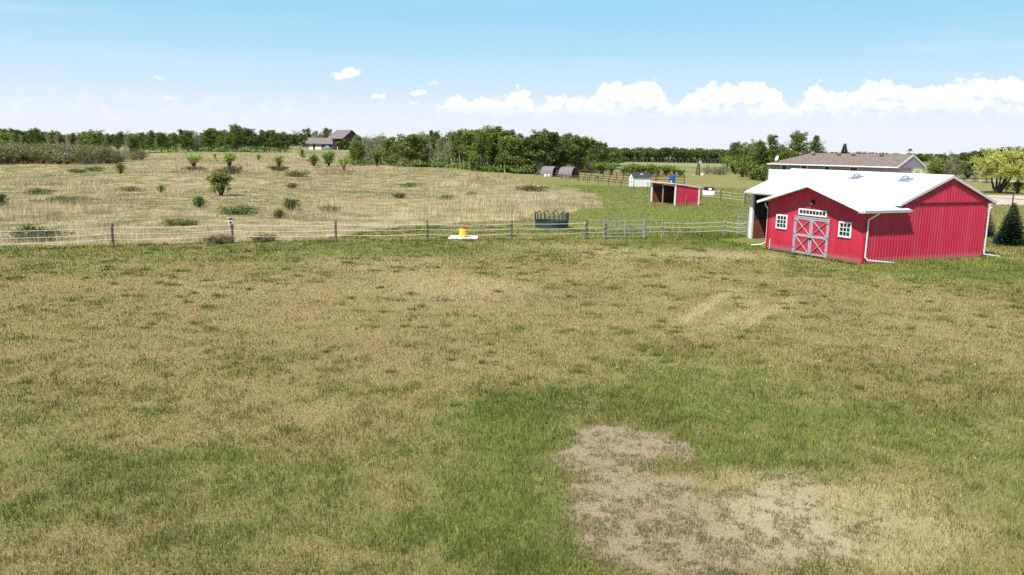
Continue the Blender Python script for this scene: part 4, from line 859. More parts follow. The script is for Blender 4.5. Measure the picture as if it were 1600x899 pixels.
# ================================================================== ROPE FENCE AND GATE
rope_m = mat('white_rope', (.74, .74, .68), rough=.8)
def round_post(h, r, seed):
    rd = random.Random(seed); return MB().tube([(0, 0, -.15), (rd.uniform(-.01, .01), 0, h * .5), (rd.uniform(-.02, .02), rd.uniform(-.02, .02), h)], [r * 1.05, r, r * .92], 10)
def rope(a, b, sag=.05, r=.013):
    pts = []; a = Vector(a); b = Vector(b)
    for k in range(9): t = k / 8; p = a.lerp(b, t); p.z -= sag * 4 * t * (1 - t); pts.append(p)
    return MB().tube(pts, r, 5)
PX = [(-29.3, 42.0), (-23.15, 45.4), (-17.2, 48.15), (-11.13, 49.4), (-5.53, 50.9), (-.1, 52.1), (5.0, 53.6)]
rf = empty('rope_fence', (-11, 49.4, 0), label='three strand white rope fence on brown posts between the yard and the dry meadow', cat='fence')
o0 = Vector((-11, 49.4, 0))
for i, (x, y) in enumerate(PX):
    p = round_post(1.36 if i != 2 else 1.32, .075, i).obj('post', wood_post, rf); p.location = Vector((x, y, Tz(x, y))) - o0
    for z in (1.12, .78, .46): MB().box(-.06, .06, -.10, -.072, z - .025, z + .025).obj('insulator', black, p)
for (a, b) in zip(PX[:-1], PX[1:]):
    for z in (1.12, .78, .46): rope(Vector((a[0], a[1] - .1, Tz(*a) + z)) - o0, Vector((b[0], b[1] - .1, Tz(*b) + z)) - o0, random.uniform(.04, .10)).obj('rope', rope_m, rf)
ch = empty('fence_charger', (-17.2, 48.05, 0), label='small white and black solar charger box mounted on top of a fence post', cat='charger')
MB().box(-.12, .12, -.10, .06, 1.16, 1.42).obj('case', white, ch, bevel=.02); MB().box(-.07, .07, -.115, -.10, 1.22, 1.36).obj('face_plate', black, ch)
MB().prism([(-.11, -.11, 1.43), (.11, -.11, 1.43), (.11, .07, 1.51), (-.11, .07, 1.51)], (0, 0, .02)).obj('solar_panel', mat('solar_dark', (.02, .022, .03), rough=.2, spec=.7), ch)
# gate with its braces
GL, GR = Vector((6.25, 53.9, 0)), Vector((9.15, 54.75, 0)); BL, BRr = Vector((5.0, 53.6, 0)), Vector((10.45, 55.25, 0))
br1 = empty('gate_brace', GL, label='grey wooden post and top rail bracing the left side of the tube gate', cat='gate post'); br2 = empty('gate_brace', GR, label='weathered wooden posts and top rail bracing the right side of the tube gate', cat='gate post')
gwood = mat('weathered_post', (.27, .235, .21), rough=.9, var=.3, vscale=7, bump=.4)
round_post(1.38, .085, 21).obj('post', gwood, br1); round_post(1.34, .09, 22).obj('post', gwood, br2)
p = round_post(1.30, .075, 24).obj('post', gwood, br2); p.location = BRr - GR
MB().tube([(0, 0, 1.27), BL - GL + Vector((0, 0, 1.27))], .045, 8).obj('top_rail', gwood, br1); MB().tube([(0, 0, 1.24), BRr - GR + Vector((0, 0, 1.20))], .045, 8).obj('top_rail', gwood, br2)
for z in (.8, .47): rope((BL - GL) + Vector((0, -.1, z)), Vector((0, -.1, z)), .02).obj('rope', rope_m, br1); rope(Vector((0, -.1, z)), (BRr - GR) + Vector((0, -.1, z)), .02).obj('rope', rope_m, br2)
dg = (GR - GL).normalized(); ga = empty('tube_gate', GL, math.atan2(dg.y, dg.x), label='galvanised five bar tube gate in the rope fence', cat='gate'); wG = (GR - GL).length
for k, z in enumerate((.14, .38, .66, .93, 1.22)): MB().tube([(.14, 0, z), (wG - .12, 0, z + .03)], .024, 8).obj('rail', steel, ga)
for x in (.14, wG / 2, wG - .12): MB().tube([(x, 0, .12), (x, 0, 1.27)], .026, 8).obj('upright', steel, ga)
for z in (.4, .75, 1.0): MB().box(.03, .15, -.05, .05, z - .05, z + .05).obj('hinge', black, ga)
PR = [(10.45, 55.25), (15.3, 57.0), tuple(barn_world(2.7, LM + .3))[:2]]
rf2 = empty('rope_fence', (10.45, 55.25, 0), label='short three strand rope fence between the gate and the red barn', cat='fence'); o1 = Vector((10.45, 55.25, 0))
p = round_post(1.30, .085, 33).obj('post', gwood, rf2); p.location = Vector((15.3, 57.0, 0)) - o1
for (a, b) in zip(PR[:-1], PR[1:]):
    for z in (1.08, .78, .46): rope(Vector((a[0], a[1] - .1, z)) - o1, Vector((b[0], b[1] - .1, z)) - o1, .07).obj('rope', rope_m, rf2)
# thin step-in post with rusty top in the pasture strip
G2 = G(1065, 372); sp2 = empty('step_in_post', G2, label='thin rusty topped steel post between the gate and the next fence post', cat='post')
MB().tube([(0, 0, -.1), (0, 0, 1.15)], .018, 6).obj('shaft', mat('rust', (.22, .11, .07), rough=.9), sp2); MB().box(-.10, .10, -.02, .02, 1.02, 1.14).obj('top_plate', MATS['rust'], sp2)

# ================================================================== YELLOW CAN ON ITS SLAB, FEEDER
cs = G(724, 373); sl = MB(); sl.hexa([(-1.0, -.55, 0), (.95, -.6, 0), (1.0, .85, 0), (-.85, .9, 0)], [(-1.0, -.55, .09), (.95, -.6, .07), (1.0, .85, .09), (-.85, .9, .10)])
s_ = sl.obj('concrete_slab', mat('white_slab', (.74, .72, .68), rough=.8, var=.08, vscale=3), bevel=.015); s_.location = cs; s_.rotation_euler.z = .05; tag(s_, 'white square slab lying on the grass at the rope fence under a yellow pail', 'slab')
yb = empty('yellow_pail', cs + Vector((-.02, .05, .085)), label='yellow plastic pail with a red cap on the white slab by the fence', cat='pail')
yel = mat('yellow_plastic', (.80, .62, .04), rough=.45); rcap = mat('red_plastic', (.62, .02, .03), rough=.45)
MB().lathe([(.26, 0), (.27, .02), (.285, .48), (.30, .50), (.30, .53), (.27, .54)], (0, 0, 0), 24).obj('body', yel, yb, smooth=False)
MB().lathe([(.17, .54), (.18, .55), (.18, .66), (.15, .69), (.05, .70)], (.13, 0, 0), 20).obj('cap', rcap, yb)
fd = empty('hay_feeder', G(863, 358) + Vector((0, 1.25, 0)), label='round dark blue-green steel hay feeder with looped hoops standing behind the rope fence', cat='hay feeder')
blu = mat('feeder_blue', (.03, .055, .058), rough=.5, spec=.4, var=.15, vscale=2); blk = mat('feeder_dark', (.02, .04, .05), rough=.5)
NS = 24; RF = 1.30
mb = MB(); mb.lathe([(RF, .04), (RF, .50), (RF - .015, .50), (RF - .015, .04)], (0, 0, 0), NS); mb.f = [f for f in mb.f if len(f) == 4]; mb.obj('sheet', blu, fd)
for z in (.05, .50, .28):
    MB().tube([(RF * 1.005 * math.cos(2 * math.pi * k / NS), RF * 1.005 * math.sin(2 * math.pi * k / NS), z) for k in range(NS + 1)], .026, 6).obj('hoop_rail', blk, fd)
for k in range(11):
    a = 2 * math.pi * (k + .25) / 11; w = .19; pts = []
    for j in range(-1, 10):
        if j == -1: t, z = -w, .48
        elif j == 9: t, z = w, .48
        else: th = math.pi * j / 8; t = -w * math.cos(th); z = 1.0 + w * math.sin(th)
        aa = a + t / RF; pts.append((RF * math.cos(aa), RF * math.sin(aa), z))
    MB().tube(pts, .036, 6).obj('hoop', blk, fd)

# ================================================================== RUN-IN SHELTER
S0 = G(1053.9, 321.6); S1 = G(1017.5, 316.6); dv = (S1 - S0); ang = math.atan2(-dv.x, dv.y); 
sh = empty('field_shelter', S0, ang, label='small open fronted red field shelter with a single pitch roof in the pasture', cat='shelter')
Ls = dv.length; Ds = 3.05                                # local y along the open front, x into the depth
hf, hr = 2.36, 1.98
ribbed('side_wall', red, (0, 0, 0), (1, 0, 0), (0, -1, 0), Ds, .03, Top([(0, hf - .05), (Ds, hr - .05)]), thick=.04, parent=sh)
ribbed('back_wall', red, (Ds, 0, 0), (0, 1, 0), (1, 0, 0), Ls, .03, Top([(0, hr - .08), (Ls, hr)]), thick=.04, parent=sh)
ribbed('end_wall', red, (Ds, Ls, 0), (-1, 0, 0), (0, 1, 0), Ds, .03, Top([(0, hr - .05), (Ds, hf - .05)]), thick=.04, parent=sh)
MB().box(Ds - .09, Ds - .045, .06, Ls - .06, 1.2, hr - .12).box(.1, Ds - .1, Ls - .10, Ls - .05, 1.2, hr - .15).obj('inner_sheet', darkin, sh)
for k in range(5): MB().box(Ds - .12, Ds - .07, .06, Ls - .12, .04 + k * .23, .04 + k * .23 + .21).obj('plank', plank, sh); MB().box(.12, Ds - .13, Ls - .13, Ls - .08, .04 + k * .23, .04 + k * .23 + .21).obj('plank', plank, sh)
MB().prism([(-.35, -.12, hf + .06), (Ds + .3, -.12, hr), (Ds + .3, -.12, hr + .08), (-.35, -.12, hf + .15)], (0, Ls + .3, 0)).obj('roof', white, sh)
for nm_, x_, y_, z_ in (('corner_post', -.05, -.06, hf), ('corner_post', -.05, Ls - .05, hf + .05), ('corner_post', Ds - .02, -.06, hr)): MB().box(x_, x_ + .14, y_, y_ + .14, 0, z_).obj(nm_, white, sh)
MB().box(.02, .11, Ls * .52, Ls * .52 + .09, 0, hf).obj('middle_post', greyw, sh)
MB().box(-.3, 0.05, .1, Ls, .0, .07).obj('sill_board', mat('red_board', (.30, .10, .07), rough=.9), sh)
MB().tube([(1.35, -.15, 0), (1.35, -.15, 1.15)], .03).obj('stake', gwood, sh)

# ================================================================== GARDEN SHED, TANK, CORRAL, ARCHED SHELTERS
A0 = G(983, 290.5); B0 = G(990, 292.6); C0 = G(1017.5, 290.8)
ws = empty('garden_shed', G(989, 292.3), .22, label='white garden shed with a black gable roof beside the board corral', cat='shed')
shw = mat('white_vinyl', (.80, .79, .76), rough=.6, var=.03); dk = mat('dark_shingle', (.05, .05, .06), rough=.9, var=.3, vscale=8)
MB().prism([(0, 0, 0), (0, 2.0, 0), (0, 2.0, 1.62), (0, 1.0, 2.3), (0, 0, 1.62)], (3.05, 0, 0)).obj('wall', shw, ws)
MB().prism([(-.1, -.15, 1.55), (-.1, 1.0, 2.33), (-.1, 1.0, 2.41), (-.1, -.15, 1.63)], (3.3, 0, 0)).prism([(-.1, 2.15, 1.55), (-.1, 1.0, 2.33), (-.1, 1.0, 2.41), (-.1, 2.15, 1.63)], (3.3, 0, 0)).obj('roof', dk, ws)
MB().box(1.45, 1.85, .35, .65, 2.02, 2.2).obj('roof_vent', shw, ws)
for z in (.75, 1.35): MB().box(-.03, 0, .4, .9, z, z + .09).obj('strap_hinge', black, ws)
MB().box(-.02, .0, .25, 1.75, .05, 1.62).obj('door', shw, ws)
tk = empty('blue_tank', G(1050, 286), label='blue plastic water tank standing at the corral behind the field shelter', cat='tank'); bt = mat('blue_plastic', (.02, .10, .42), rough=.4)
MB().lathe([(.50, 0), (.56, .08), (.56, .5), (.54, .53), (.56, .56), (.56, 1.0), (.54, 1.03), (.56, 1.06), (.56, 1.35), (.40, 1.48), (.15, 1.52)], (0, 0, 0), 20).obj('body', bt, tk, smooth=True); MB().lathe([(.16, 1.5), (.16, 1.6), (.05, 1.62)], (0, 0, 0), 12).obj('lid', bt, tk); MB().box(-.5, -.15, -.66, -.5, .0, .4).obj('valve_box', white, tk)
wt = empty('storage_box', G(1106, 305.5), -.1, label='low white storage box with a black open lid behind the field shelter', cat='box')
MB().box(-.75, .85, -.4, .4, 0, .62).obj('body', white, wt, bevel=.03); MB().box(-.55, .80, .1, .18, .62, 1.12).obj('lid', black, wt); MB().lathe([(.25, 0), (.25, .02)], (0, 0, 0), 16).obj('disc', white, wt).matrix_local = Matrix.Translation((.28, .085, .86)) @ Matrix.Rotation(R(90), 4, 'X') @ Matrix.Diagonal((1, .6, 1, 1))
brown = mat('brown_board', (.11, .055, .035), rough=.85, var=.2, vscale=3)
def board_fence(name, pts, hs, label, hpost=1.5, thick=.15, gap=2.6):
    base = G(*pts[0]); r = empty(name, base, label=label, cat='fence'); P_ = [G(*p) - base for p in pts]; prev = None
    for a, b in zip(P_[:-1], P_[1:]):
        n = max(1, round((b - a).length / gap))
        for k in range(n + 1):
            if prev is not None and k == 0: continue
            p = a.lerp(b, k / n); MB().box(p.x - .07, p.x + .07, p.y - .07, p.y + .07, p.z - .1, p.z + hpost).obj('post', brown, r)
        for k in range(n):
            c_, d_ = a.lerp(b, k / n), a.lerp(b, (k + 1) / n)
            for h in hs: MB().bar(c_ + Vector((0, -.09, h)), d_ + Vector((0, -.09, h)), .045, thick).obj('board', brown, r)
        prev = b
    return r
board_fence('board_fence', [(905, 276), (985, 282.5), (1069, 285)], (.45, .95, 1.42), 'high brown board fence along the back of the corral', 1.5)
board_fence('board_fence', [(903, 281.5), (940, 285), (983, 289.5)], (.3, .68), 'low brown board fence in front of the corral left of the white garden shed', .85, .13)
board_fence('board_fence', [(1024, 286), (1069, 287.5)], (.12, 1.42), 'brown framed corral panel in line with the blue tank', 1.5, .12, 2.2)
board_fence('board_fence', [(838, 274.5), (868, 276.5), (903, 281.5)], (.25, .55), 'low dark plank fence before the arched shelters', .65, .13)
# thin post fences around the paddock
tp = mat('dark_post', (.10, .085, .07), rough=.9); wire = mat('thin_wire', (.35, .35, .33), rough=.6)
def post_fence(pts, label, h=1.25, strands=(1.1, .6), rr=.012, wm=wire, pr=.06):
    base = G(*pts[0]); r = empty('post_fence', base, label=label, cat='fence'); P_ = [G(*p) - base for p in pts]
    for i, p in enumerate(P_): o = round_post(h, pr, 60 + i).obj('post', tp, r); o.location = p
    for a, b in zip(P_[:-1], P_[1:]):
        for z in strands: rope(a + Vector((0, 0, z)), b + Vector((0, 0, z)), .04, rr).obj('wire', wm, r)
post_fence([(835, 277.5), (855, 278.5), (877, 280), (890, 282), (904, 284), (918, 286.5), (934, 288.5), (951, 291), (969.5, 293), (990, 295), (1012, 297.5)], 'thin dark post and wire fence running past the white garden shed')
post_fence([(1095, 312), (1126, 315), (1163.6, 319.5)], 'three strand fence with dark posts between the field shelter and the red barn', 1.4, (1.2, .85, .5), .016, rope_m, .08)
# arched shelters
arch = mat('grey_tarp', (.20, .17, .175), rough=.8, var=.1, vscale=2); blk2 = mat('blue_black_sheet', (.045, .055, .08), rough=.7); rst = mat('rust_board', (.13, .05, .035), rough=.9)
def arch_shelter(loc, rz, wd, ln, h, inner, label):
    r = empty('arched_shelter', loc, rz, label=label, cat='shelter'); n = 14; mb = MB(); vs = []
    for off in (0, .06):
        for x in (0, ln):
            for k in range(n + 1): a = math.pi * k / n; vs.append((x, -(wd / 2 + off) * math.cos(a), (h + off) * math.sin(a) ** .8))
    m_ = n + 1; fs = []
    for k in range(n): fs += [(k, k + 1, m_ + k + 1, m_ + k), (2 * m_ + k, 3 * m_ + k, 3 * m_ + k + 1, 2 * m_ + k + 1), (k, 2 * m_ + k, 2 * m_ + k + 1, k + 1), (m_ + k, m_ + k + 1, 3 * m_ + k + 1, 3 * m_ + k)]
    mb.add(vs, fs).obj('cover', arch, r)
    MB().prism([(ln * .45, -(wd / 2 - .03) * math.cos(math.pi * k / n), (h - .04) * math.sin(math.pi * k / n) ** .8) for k in range(n + 1)], (.05, 0, 0)).obj('end_panel', inner, r)
    for k in (-1, 1): MB().tube([(ln - .02, -(wd / 2 - .02) * math.cos(math.pi * j / 10), (h - .02) * math.sin(math.pi * j / 10) ** .8) for j in range(11)], .03, 6).obj('end_hoop', steel, r) if k == 1 else None
    return r
arch_shelter(G(850, 275.5), -.5, 3.6, 2.9, 2.15, rst, 'grey arched shelter with a rust brown end, left one of a pair'); arch_shelter(G(878.5, 277), -.5, 4.0, 3.1, 2.2, blk2, 'grey arched shelter with a dark blue end, right one of a pair')
rb = empty('board_windbreak', G(868, 276.5), .0, label='rust brown board windbreak standing between the two arched shelters', cat='windbreak')
for k in range(5): MB().box(-.2, 1.9, -.06, .0, .08 + k * .3, .08 + k * .3 + .27).obj('board', rst, rb)
for x in (-.2, 1.8): MB().box(x, x + .12, 0, .12, 0, 1.65).obj('post', rst, rb)
for i, (px, py, lb) in enumerate([(852.5, 275.5, 'white plastic tub, left one of two before the left arched shelter'), (857.5, 275.5, 'white plastic tub, right one of two before the left arched shelter')]):
    t_ = MB().lathe([(.28, 0), (.32, .1), (.33, .5), (.25, .58), (.1, .6)], (0, 0, 0), 14).obj('plastic_tub', white); t_.location = G(px, py + 1.2); tag(t_, lb, 'tub', 'white tubs by the arched shelter')
tn = empty('grey_tent', G(835, 270.5), .4, label='small pale tarpaulin heap among the trunks left of the arched shelters', cat='tarpaulin')
MB().add([(-.9, -.6, 0), (.9, -.7, 0), (1.0, .7, 0), (-.8, .6, 0), (-.3, .0, 1.1), (.35, .05, .95), (-.6, -.3, .6), (.7, -.3, .55)], [(0, 1, 7, 6), (6, 7, 5, 4), (1, 2, 5, 7), (2, 3, 4, 5), (3, 0, 6, 4)]).obj('sheet', mat('pale_tarp', (.55, .56, .60), rough=.8), tn)
# ------------------------------------------------------------------ the pony
def skin_body(name, verts, edges, m, parent, sub=2, root=0):
    me = bpy.data.meshes.new(name); me.from_pydata([v[:3] for v in verts], edges, []); o = bpy.data.objects.new(name, me); C.objects.link(o); o.parent = parent
    o.modifiers.new('skin', 'SKIN'); sv = me.skin_vertices[0].data
    for i, v in enumerate(verts): rr = v[3]; sv[i].radius = (rr, rr) if not isinstance(rr, tuple) else rr; sv[i].use_root = (i == root)
    s_ = o.modifiers.new('sub', 'SUBSURF'); s_.levels = sub; s_.render_levels = sub; me.materials.append(m)
    for p in me.polygons: p.use_smooth = True
    return o
pony_m = mat('pinto_coat', (.72, .69, .64), rough=.8, col2=(.09, .045, .03), vscale=1.3)
def pony(loc, rz, label, graze=False, m=pony_m):
    r = empty('pony', loc, rz, label=label, cat='pony')
    V_ = [(-.52, 0, .98, .20), (-.25, 0, .95, .245), (.05, 0, .93, .25), (.36, 0, .97, .23), (.52, 0, 1.04, .17)]
    E_ = [(0, 1), (1, 2), (2, 3), (3, 4)]
    if graze: V_ += [(.74, 0, .90, .12), (.92, 0, .58, .095), (.97, 0, .33, .09), (1.05, 0, .14, .06)]
    else: V_ += [(.68, 0, 1.18, .13), (.82, 0, 1.36, .10), (.96, 0, 1.38, .095), (1.14, 0, 1.24, .06)]
    E_ += [(4, 5), (5, 6), (6, 7), (7, 8)]
    def leg(root, pts):
        pr = root
        for p in pts: V_.append(p); E_.append((pr, len(V_) - 1)); pr = len(V_) - 1
    for s_ in (-1, 1):
        leg(3, [(.40, .13 * s_, .72, .105), (.40, .14 * s_, .44, .06), (.41, .14 * s_, .38, .062), (.41, .14 * s_, .12, .042), (.44, .14 * s_, .02, .06)])
        leg(0, [(-.52, .14 * s_, .76, .135), (-.44, .15 * s_, .58, .10), (-.62, .15 * s_, .40, .062), (-.60, .15 * s_, .13, .045), (-.56, .15 * s_, .02, .06)])
    skin_body('body', V_, E_, m, r, 2, 2); mn = mat('mane_hair', (.12, .08, .06), rough=.9)
    MB().tube([(-.70, 0, 1.05), (-.82, 0, .90), (-.86, 0, .6), (-.84, 0, .38)], [.03, .06, .06, .02], 7).obj('tail', mn, r)
    if not graze:
        MB().prism([(.52, -.02, 1.20), (.80, -.02, 1.50), (.92, -.02, 1.49), (.84, -.02, 1.40), (.60, -.02, 1.12)], (0, .04, 0)).obj('mane', mn, r)
        for s_ in (-1, 1): MB().lathe([(.03, 0), (.035, .05), (.004, .13)], (.90, .06 * s_, 1.44), 6).obj('ear', m, r)
    else:
        MB().prism([(.50, -.02, 1.22), (.82, -.02, .98), (1.02, -.02, .60), (.92, -.02, .56), (.62, -.02, 1.02)], (0, .04, 0)).obj('mane', mn, r)
        for s_ in (-1, 1): MB().lathe([(.03, 0), (.035, .05), (.004, .12)], (.97, .06 * s_, .60), 6).obj('ear', m, r)
    return r
pony(G(933, 283.2), -1.9, 'white and brown pony standing at the low board fence of the corral')
# ------------------------------------------------------------------ ornamental windmill
wm = empty('ornamental_windmill', G(1090.5, 274.5), label='dark wooden ornamental windmill with a white head on the far lawn', cat='windmill'); HM = height_at(1090, 254.5, G(1090.5, 274.5).y)
mb = MB()
for sx_ in (-1, 1):
    for sy_ in (-1, 1): MB().bar((sx_ * .55, sy_ * .55, 0), (sx_ * .12, sy_ * .12, HM), .14).obj('leg', brown, wm)
for z in (.12, .3, .5, .7, .88): s_ = .55 - .43 * z; MB().box(-s_, s_, -s_ - .05, -s_, HM * z - .16, HM * z + .16).box(-s_, s_, s_, s_ + .05, HM * z - .16, HM * z + .16).obj('cladding', brown, wm)
for k in range(8): a = k * math.pi / 4; MB().bar((.32 + .1 * math.cos(a), -.3, HM + .15 + .1 * math.sin(a)), (.32 + .55 * math.cos(a), -.3, HM + .15 + .55 * math.sin(a)), .03, .18, up=(0, 1, 0)).obj('blade', white, wm)
MB().box(.1, .5, -.26, .5, HM, HM + .3).obj('head', white, wm)
bs = MB().lathe([(.5, 0), (.55, .3), (.5, .62), (.3, .68)], (0, 0, 0), 14).obj('cream_planter', mat('cream', (.62, .56, .40), rough=.8)); bs.location = G(1097.5, 275); tag(bs, 'cream round planter right of the ornamental windmill', 'planter')
bs2 = MB().lathe([(.55, 0), (.65, .12), (.60, .3), (.3, .32)], (0, 0, 0), 14).obj('stone_planter', greyw); bs2.location = G(1085.5, 275.3); tag(bs2, 'low grey round planter left of the ornamental windmill', 'planter')

# ================================================================== FARMHOUSE BEHIND THE BARN
mauve = mat('mauve_siding', (.33, .28, .30), rough=.7, var=.05, vscale=2); shing = mat('brown_shingle', (.215, .17, .14), rough=.95, var=.28, vscale=3.5, bump=.4)
RC = Vector((56.7, 118.0, 0)); LC = Vector((42.9, 135.0, 0)); hd = (RC - LC).normalized(); Lh = (RC - LC).length; Wh = 9.0
fh = empty('farmhouse', LC, math.atan2(hd.y, hd.x), label='long mauve farmhouse with a brown shingle roof showing above the white barn roof', cat='house')
# local: x along the front (to the right), y into the depth; front faces the camera
HE, HR, OV = 4.30, 6.15, .55
xg = Lh - 2.6                                              # the wall stops here, the roof runs on over a porch
MB().box(.45, xg, .45, Wh - .45, 2.3, HE).obj('wall', mauve, fh); MB().box(.5, xg - .05, .5, Wh - .5, 0, 2.3).obj('lower_wall', shw, fh)
for k in range(9): MB().box(.44, xg + .01, .425, .45, 2.5 + k * .2, 2.52 + k * .2).obj('siding_lap', mauve, fh)
hipx = 5.2
mb = MB(); e = [(-.1, -.1, HE), (Lh, -.1, HE), (Lh, Wh + .1, HE), (-.1, Wh + .1, HE)]; r1 = (hipx, Wh / 2, HR); r2 = (Lh, Wh / 2, HR)
up_ = [Vector(v) for v in e] + [Vector(r1), Vector(r2)]; lo_ = [v - Vector((0, 0, .14)) for v in up_]
mb.add(up_ + lo_, [(0, 1, 5, 4), (2, 3, 4, 5), (3, 0, 4), (6, 10, 11, 7), (8, 11, 10, 9), (9, 10, 6), (0, 6, 7, 1), (2, 8, 9, 3), (3, 9, 6, 0), (1, 7, 11, 5), (5, 11, 8, 2)]); mb.obj('roof', shing, fh)
# shingle courses as real steps
for side in (0, 1):
    mb = MB()
    for k in range(1, 22):
        t = k / 22; z = HE + (HR - HE) * t; y = (-.1 + (Wh / 2 + .1) * t) if side == 0 else (Wh + .1 - (Wh / 2 + .1) * t); x0 = -.1 + (hipx + .1) * t
        dy = -.02 if side == 0 else .02; mb.hexa([(x0, y, z - .01), (Lh, y, z - .01), (Lh, y + dy, z - .02), (x0, y + dy, z - .02)], [(x0, y, z + .022), (Lh, y, z + .022), (Lh, y + dy, z + .012), (x0, y + dy, z + .012)])
    mb.obj('shingle_course', shing, fh)
MB().box(-.16, Lh + .02, -.19, -.10, HE - .15, HE + .02).obj('gutter', shw, fh)
MB().prism([(Lh, -.2, HE + .04), (Lh, Wh / 2, HR + .04), (Lh, Wh / 2, HR - .2), (Lh, -.2, HE - .18)], (.05, 0, 0)).obj('barge_board', shw, fh); MB().prism([(Lh, Wh + .2, HE + .04), (Lh, Wh / 2, HR + .04), (Lh, Wh / 2, HR - .2), (Lh, Wh + .2, HE - .18)], (.05, 0, 0)).obj('barge_board', shw, fh)
MB().prism([(Lh - .08, 0, HE - .1), (Lh - .08, Wh, HE - .1), (Lh - .08, Wh / 2, HR - .15)], (.06, 0, 0)).obj('gable_panel', mauve, fh)
MB().box(xg, Lh - .1, .3, Wh * .5, 2.0, HE - .1).obj('porch_wall', mauve, fh)
for y_ in (Wh * .56, Wh - .2): MB().box(Lh - .25, Lh - .08, y_ - .08, y_ + .08, 0, HE).obj('porch_post', shw, fh)
MB().box(xg, Lh, .3, Wh, 1.85, 2.0).obj('porch_deck', greyw, fh); MB().box(Lh - .15, Lh - .1, Wh * .56, Wh - .2, 2.85, 2.93).obj('porch_rail', shw, fh)
def fwin(x0, x1, z0, z1):
    w = MB().box(x0 - .12, x0, .38, .45, z0 - .1, z1 + .08).box(x1, x1 + .12, .38, .45, z0 - .1, z1 + .08).box(x0, x1, .38, .45, z1, z1 + .08).box(x0, x1, .38, .45, z0 - .1, z0).obj('window', shw, fh)
    MB().box(x0, x1, .41, .44, z0, z1).obj('pane', glass, w)
for px0, px1 in ((1222, 1230), (1252.5, 1261), (1289, 1297)):
    xs = []
    for px in (px0, px1):
        d = ray(px, 258); # intersect with the front wall plane
        nrm = Vector((-hd.y, hd.x, 0)); t_ = (LC + nrm * .45).dot(nrm) / (Vector(d).dot(nrm)); xs.append((Vector(d) * t_ - LC).dot(hd))
    fwin(xs[0], xs[1], 2.95, 4.02)
fwin(xs[1] + 3.4, xs[1] + 4.6, 2.95, 4.02)
for x_ in (hipx + .6, hipx + 5, 12.6, 17.2): MB().box(x_, x_ + .5, Wh / 2 - 1.0, Wh / 2 - .6, HR - .5, HR - .1).obj('roof_vent', mat('roof_vent_brown', (.09, .07, .06), rough=.8), fh)
wv = MB().tube([(Lh - .6, Wh / 2, HR - .1), (Lh - .6, Wh / 2, HR + .75)], .035, 6).bar((Lh - 1.1, Wh / 2, HR + .55), (Lh - .1, Wh / 2, HR + .55), .05, .08).box(Lh - .8, Lh - .35, Wh / 2 - .03, Wh / 2 + .03, HR + .62, HR + .85).obj('weather_vane', black, fh)
ds = empty('satellite_dish', (1.2, .9, HE + .55)); ds.parent = fh; MB().tube([(0, 0, -.4), (0, 0, .15)], .03).obj('mast', steel, ds)
o = MB().lathe([(.02, 0), (.22, .03), (.38, .10), (.48, .19), (.47, .20), (.36, .12), (.2, .05), (.01, .02)], (0, 0, 0), 16).obj('dish', white, ds); o.location = (0, -.05, .3); o.rotation_euler = (R(70), 0, R(-25))
MB().tube([(0, 0, .1), (-.2, -.5, .35)], .02).obj('feed_arm', steel, ds)
# white storage trailer just before the house
tp_ = G(1202, 300); Yt = 122.0; d = ray(1202, 265); X0 = d[0] / d[1] * Yt; d = ray(1242, 265); X1 = d[0] / d[1] * Yt
HT = height_at(1205, 265.3, Yt)
tr_ = empty('white_trailer', (X0, Yt, 0), -.25, label='tall white box trailer between the barn roof and the left end of the farmhouse', cat='trailer')
MB().box(0, X1 - X0 + 3.5, 0, 2.3, .55, HT).obj('box_body', white, tr_, bevel=.06)
for k in range(9): x_ = .3 + k * .8; MB().box(x_, x_ + .05, -.02, 0.0, .6, HT - .1).obj('seam', trimg, tr_)
for x_ in (2.2, 3.1): w_ = MB().tube([(x_, -.02, .36), (x_, .22, .36)], .36, 18).obj('wheel', black, tr_)
# swing frame right of the farmhouse
b_ = G(1428, 273); sf = empty('swing_frame', b_, -.3, label='white tubular swing frame on the lawn right of the farmhouse', cat='swing set')
for x_ in (0, 2.0):
    for y_ in (-.6, .6): MB().tube([(x_, y_, 0), (x_ + .05, 0, 1.5)], .06, 6).obj('leg', white, sf)
MB().tube([(.05, 0, 1.5), (2.05, 0, 1.5)], .06, 6).obj('top_bar', white, sf); MB().box(.6, 1.3, -.2, .2, .5, .58).obj('seat', brown, sf)
for x_ in (.65, 1.25): MB().tube([(x_, 0, .55), (x_, 0, 1.5)], .02, 5).obj('chain', steel, sf)
# dark post by the drive
sgn_ = MB().box(-.06, .06, -.06, .06, -.1, 1.7).obj('gate_post', tp); sgn_.location = G(1581, 326); tag(sgn_, 'single thin dark post standing before the gravel drive', 'post')
sap = G(1583, 320)
# ================================================================== GABLED HOUSE FAR LEFT
grs = mat('grey_shingle', (.20, .165, .15), rough=.95, var=.2, vscale=1.2); dkw = mat('shade_brown_wall', (.085, .065, .062), rough=.8, var=.2, vscale=1); crm = mat('cream_wall', (.34, .29, .24), rough=.8, var=.08)  # dkw: the gable's shade is put into this dark wall colour
Yh = 378.0; d = ray(536, 236); cz = Vector((d[0] / d[1] * Yh, Yh, 0)); cz.z = Tz(cz.x, cz.y); th = R(-38)
gh = empty('gabled_house', cz, th, label='two storey house with a steep grey roof and dark gable on the skyline', cat='house')
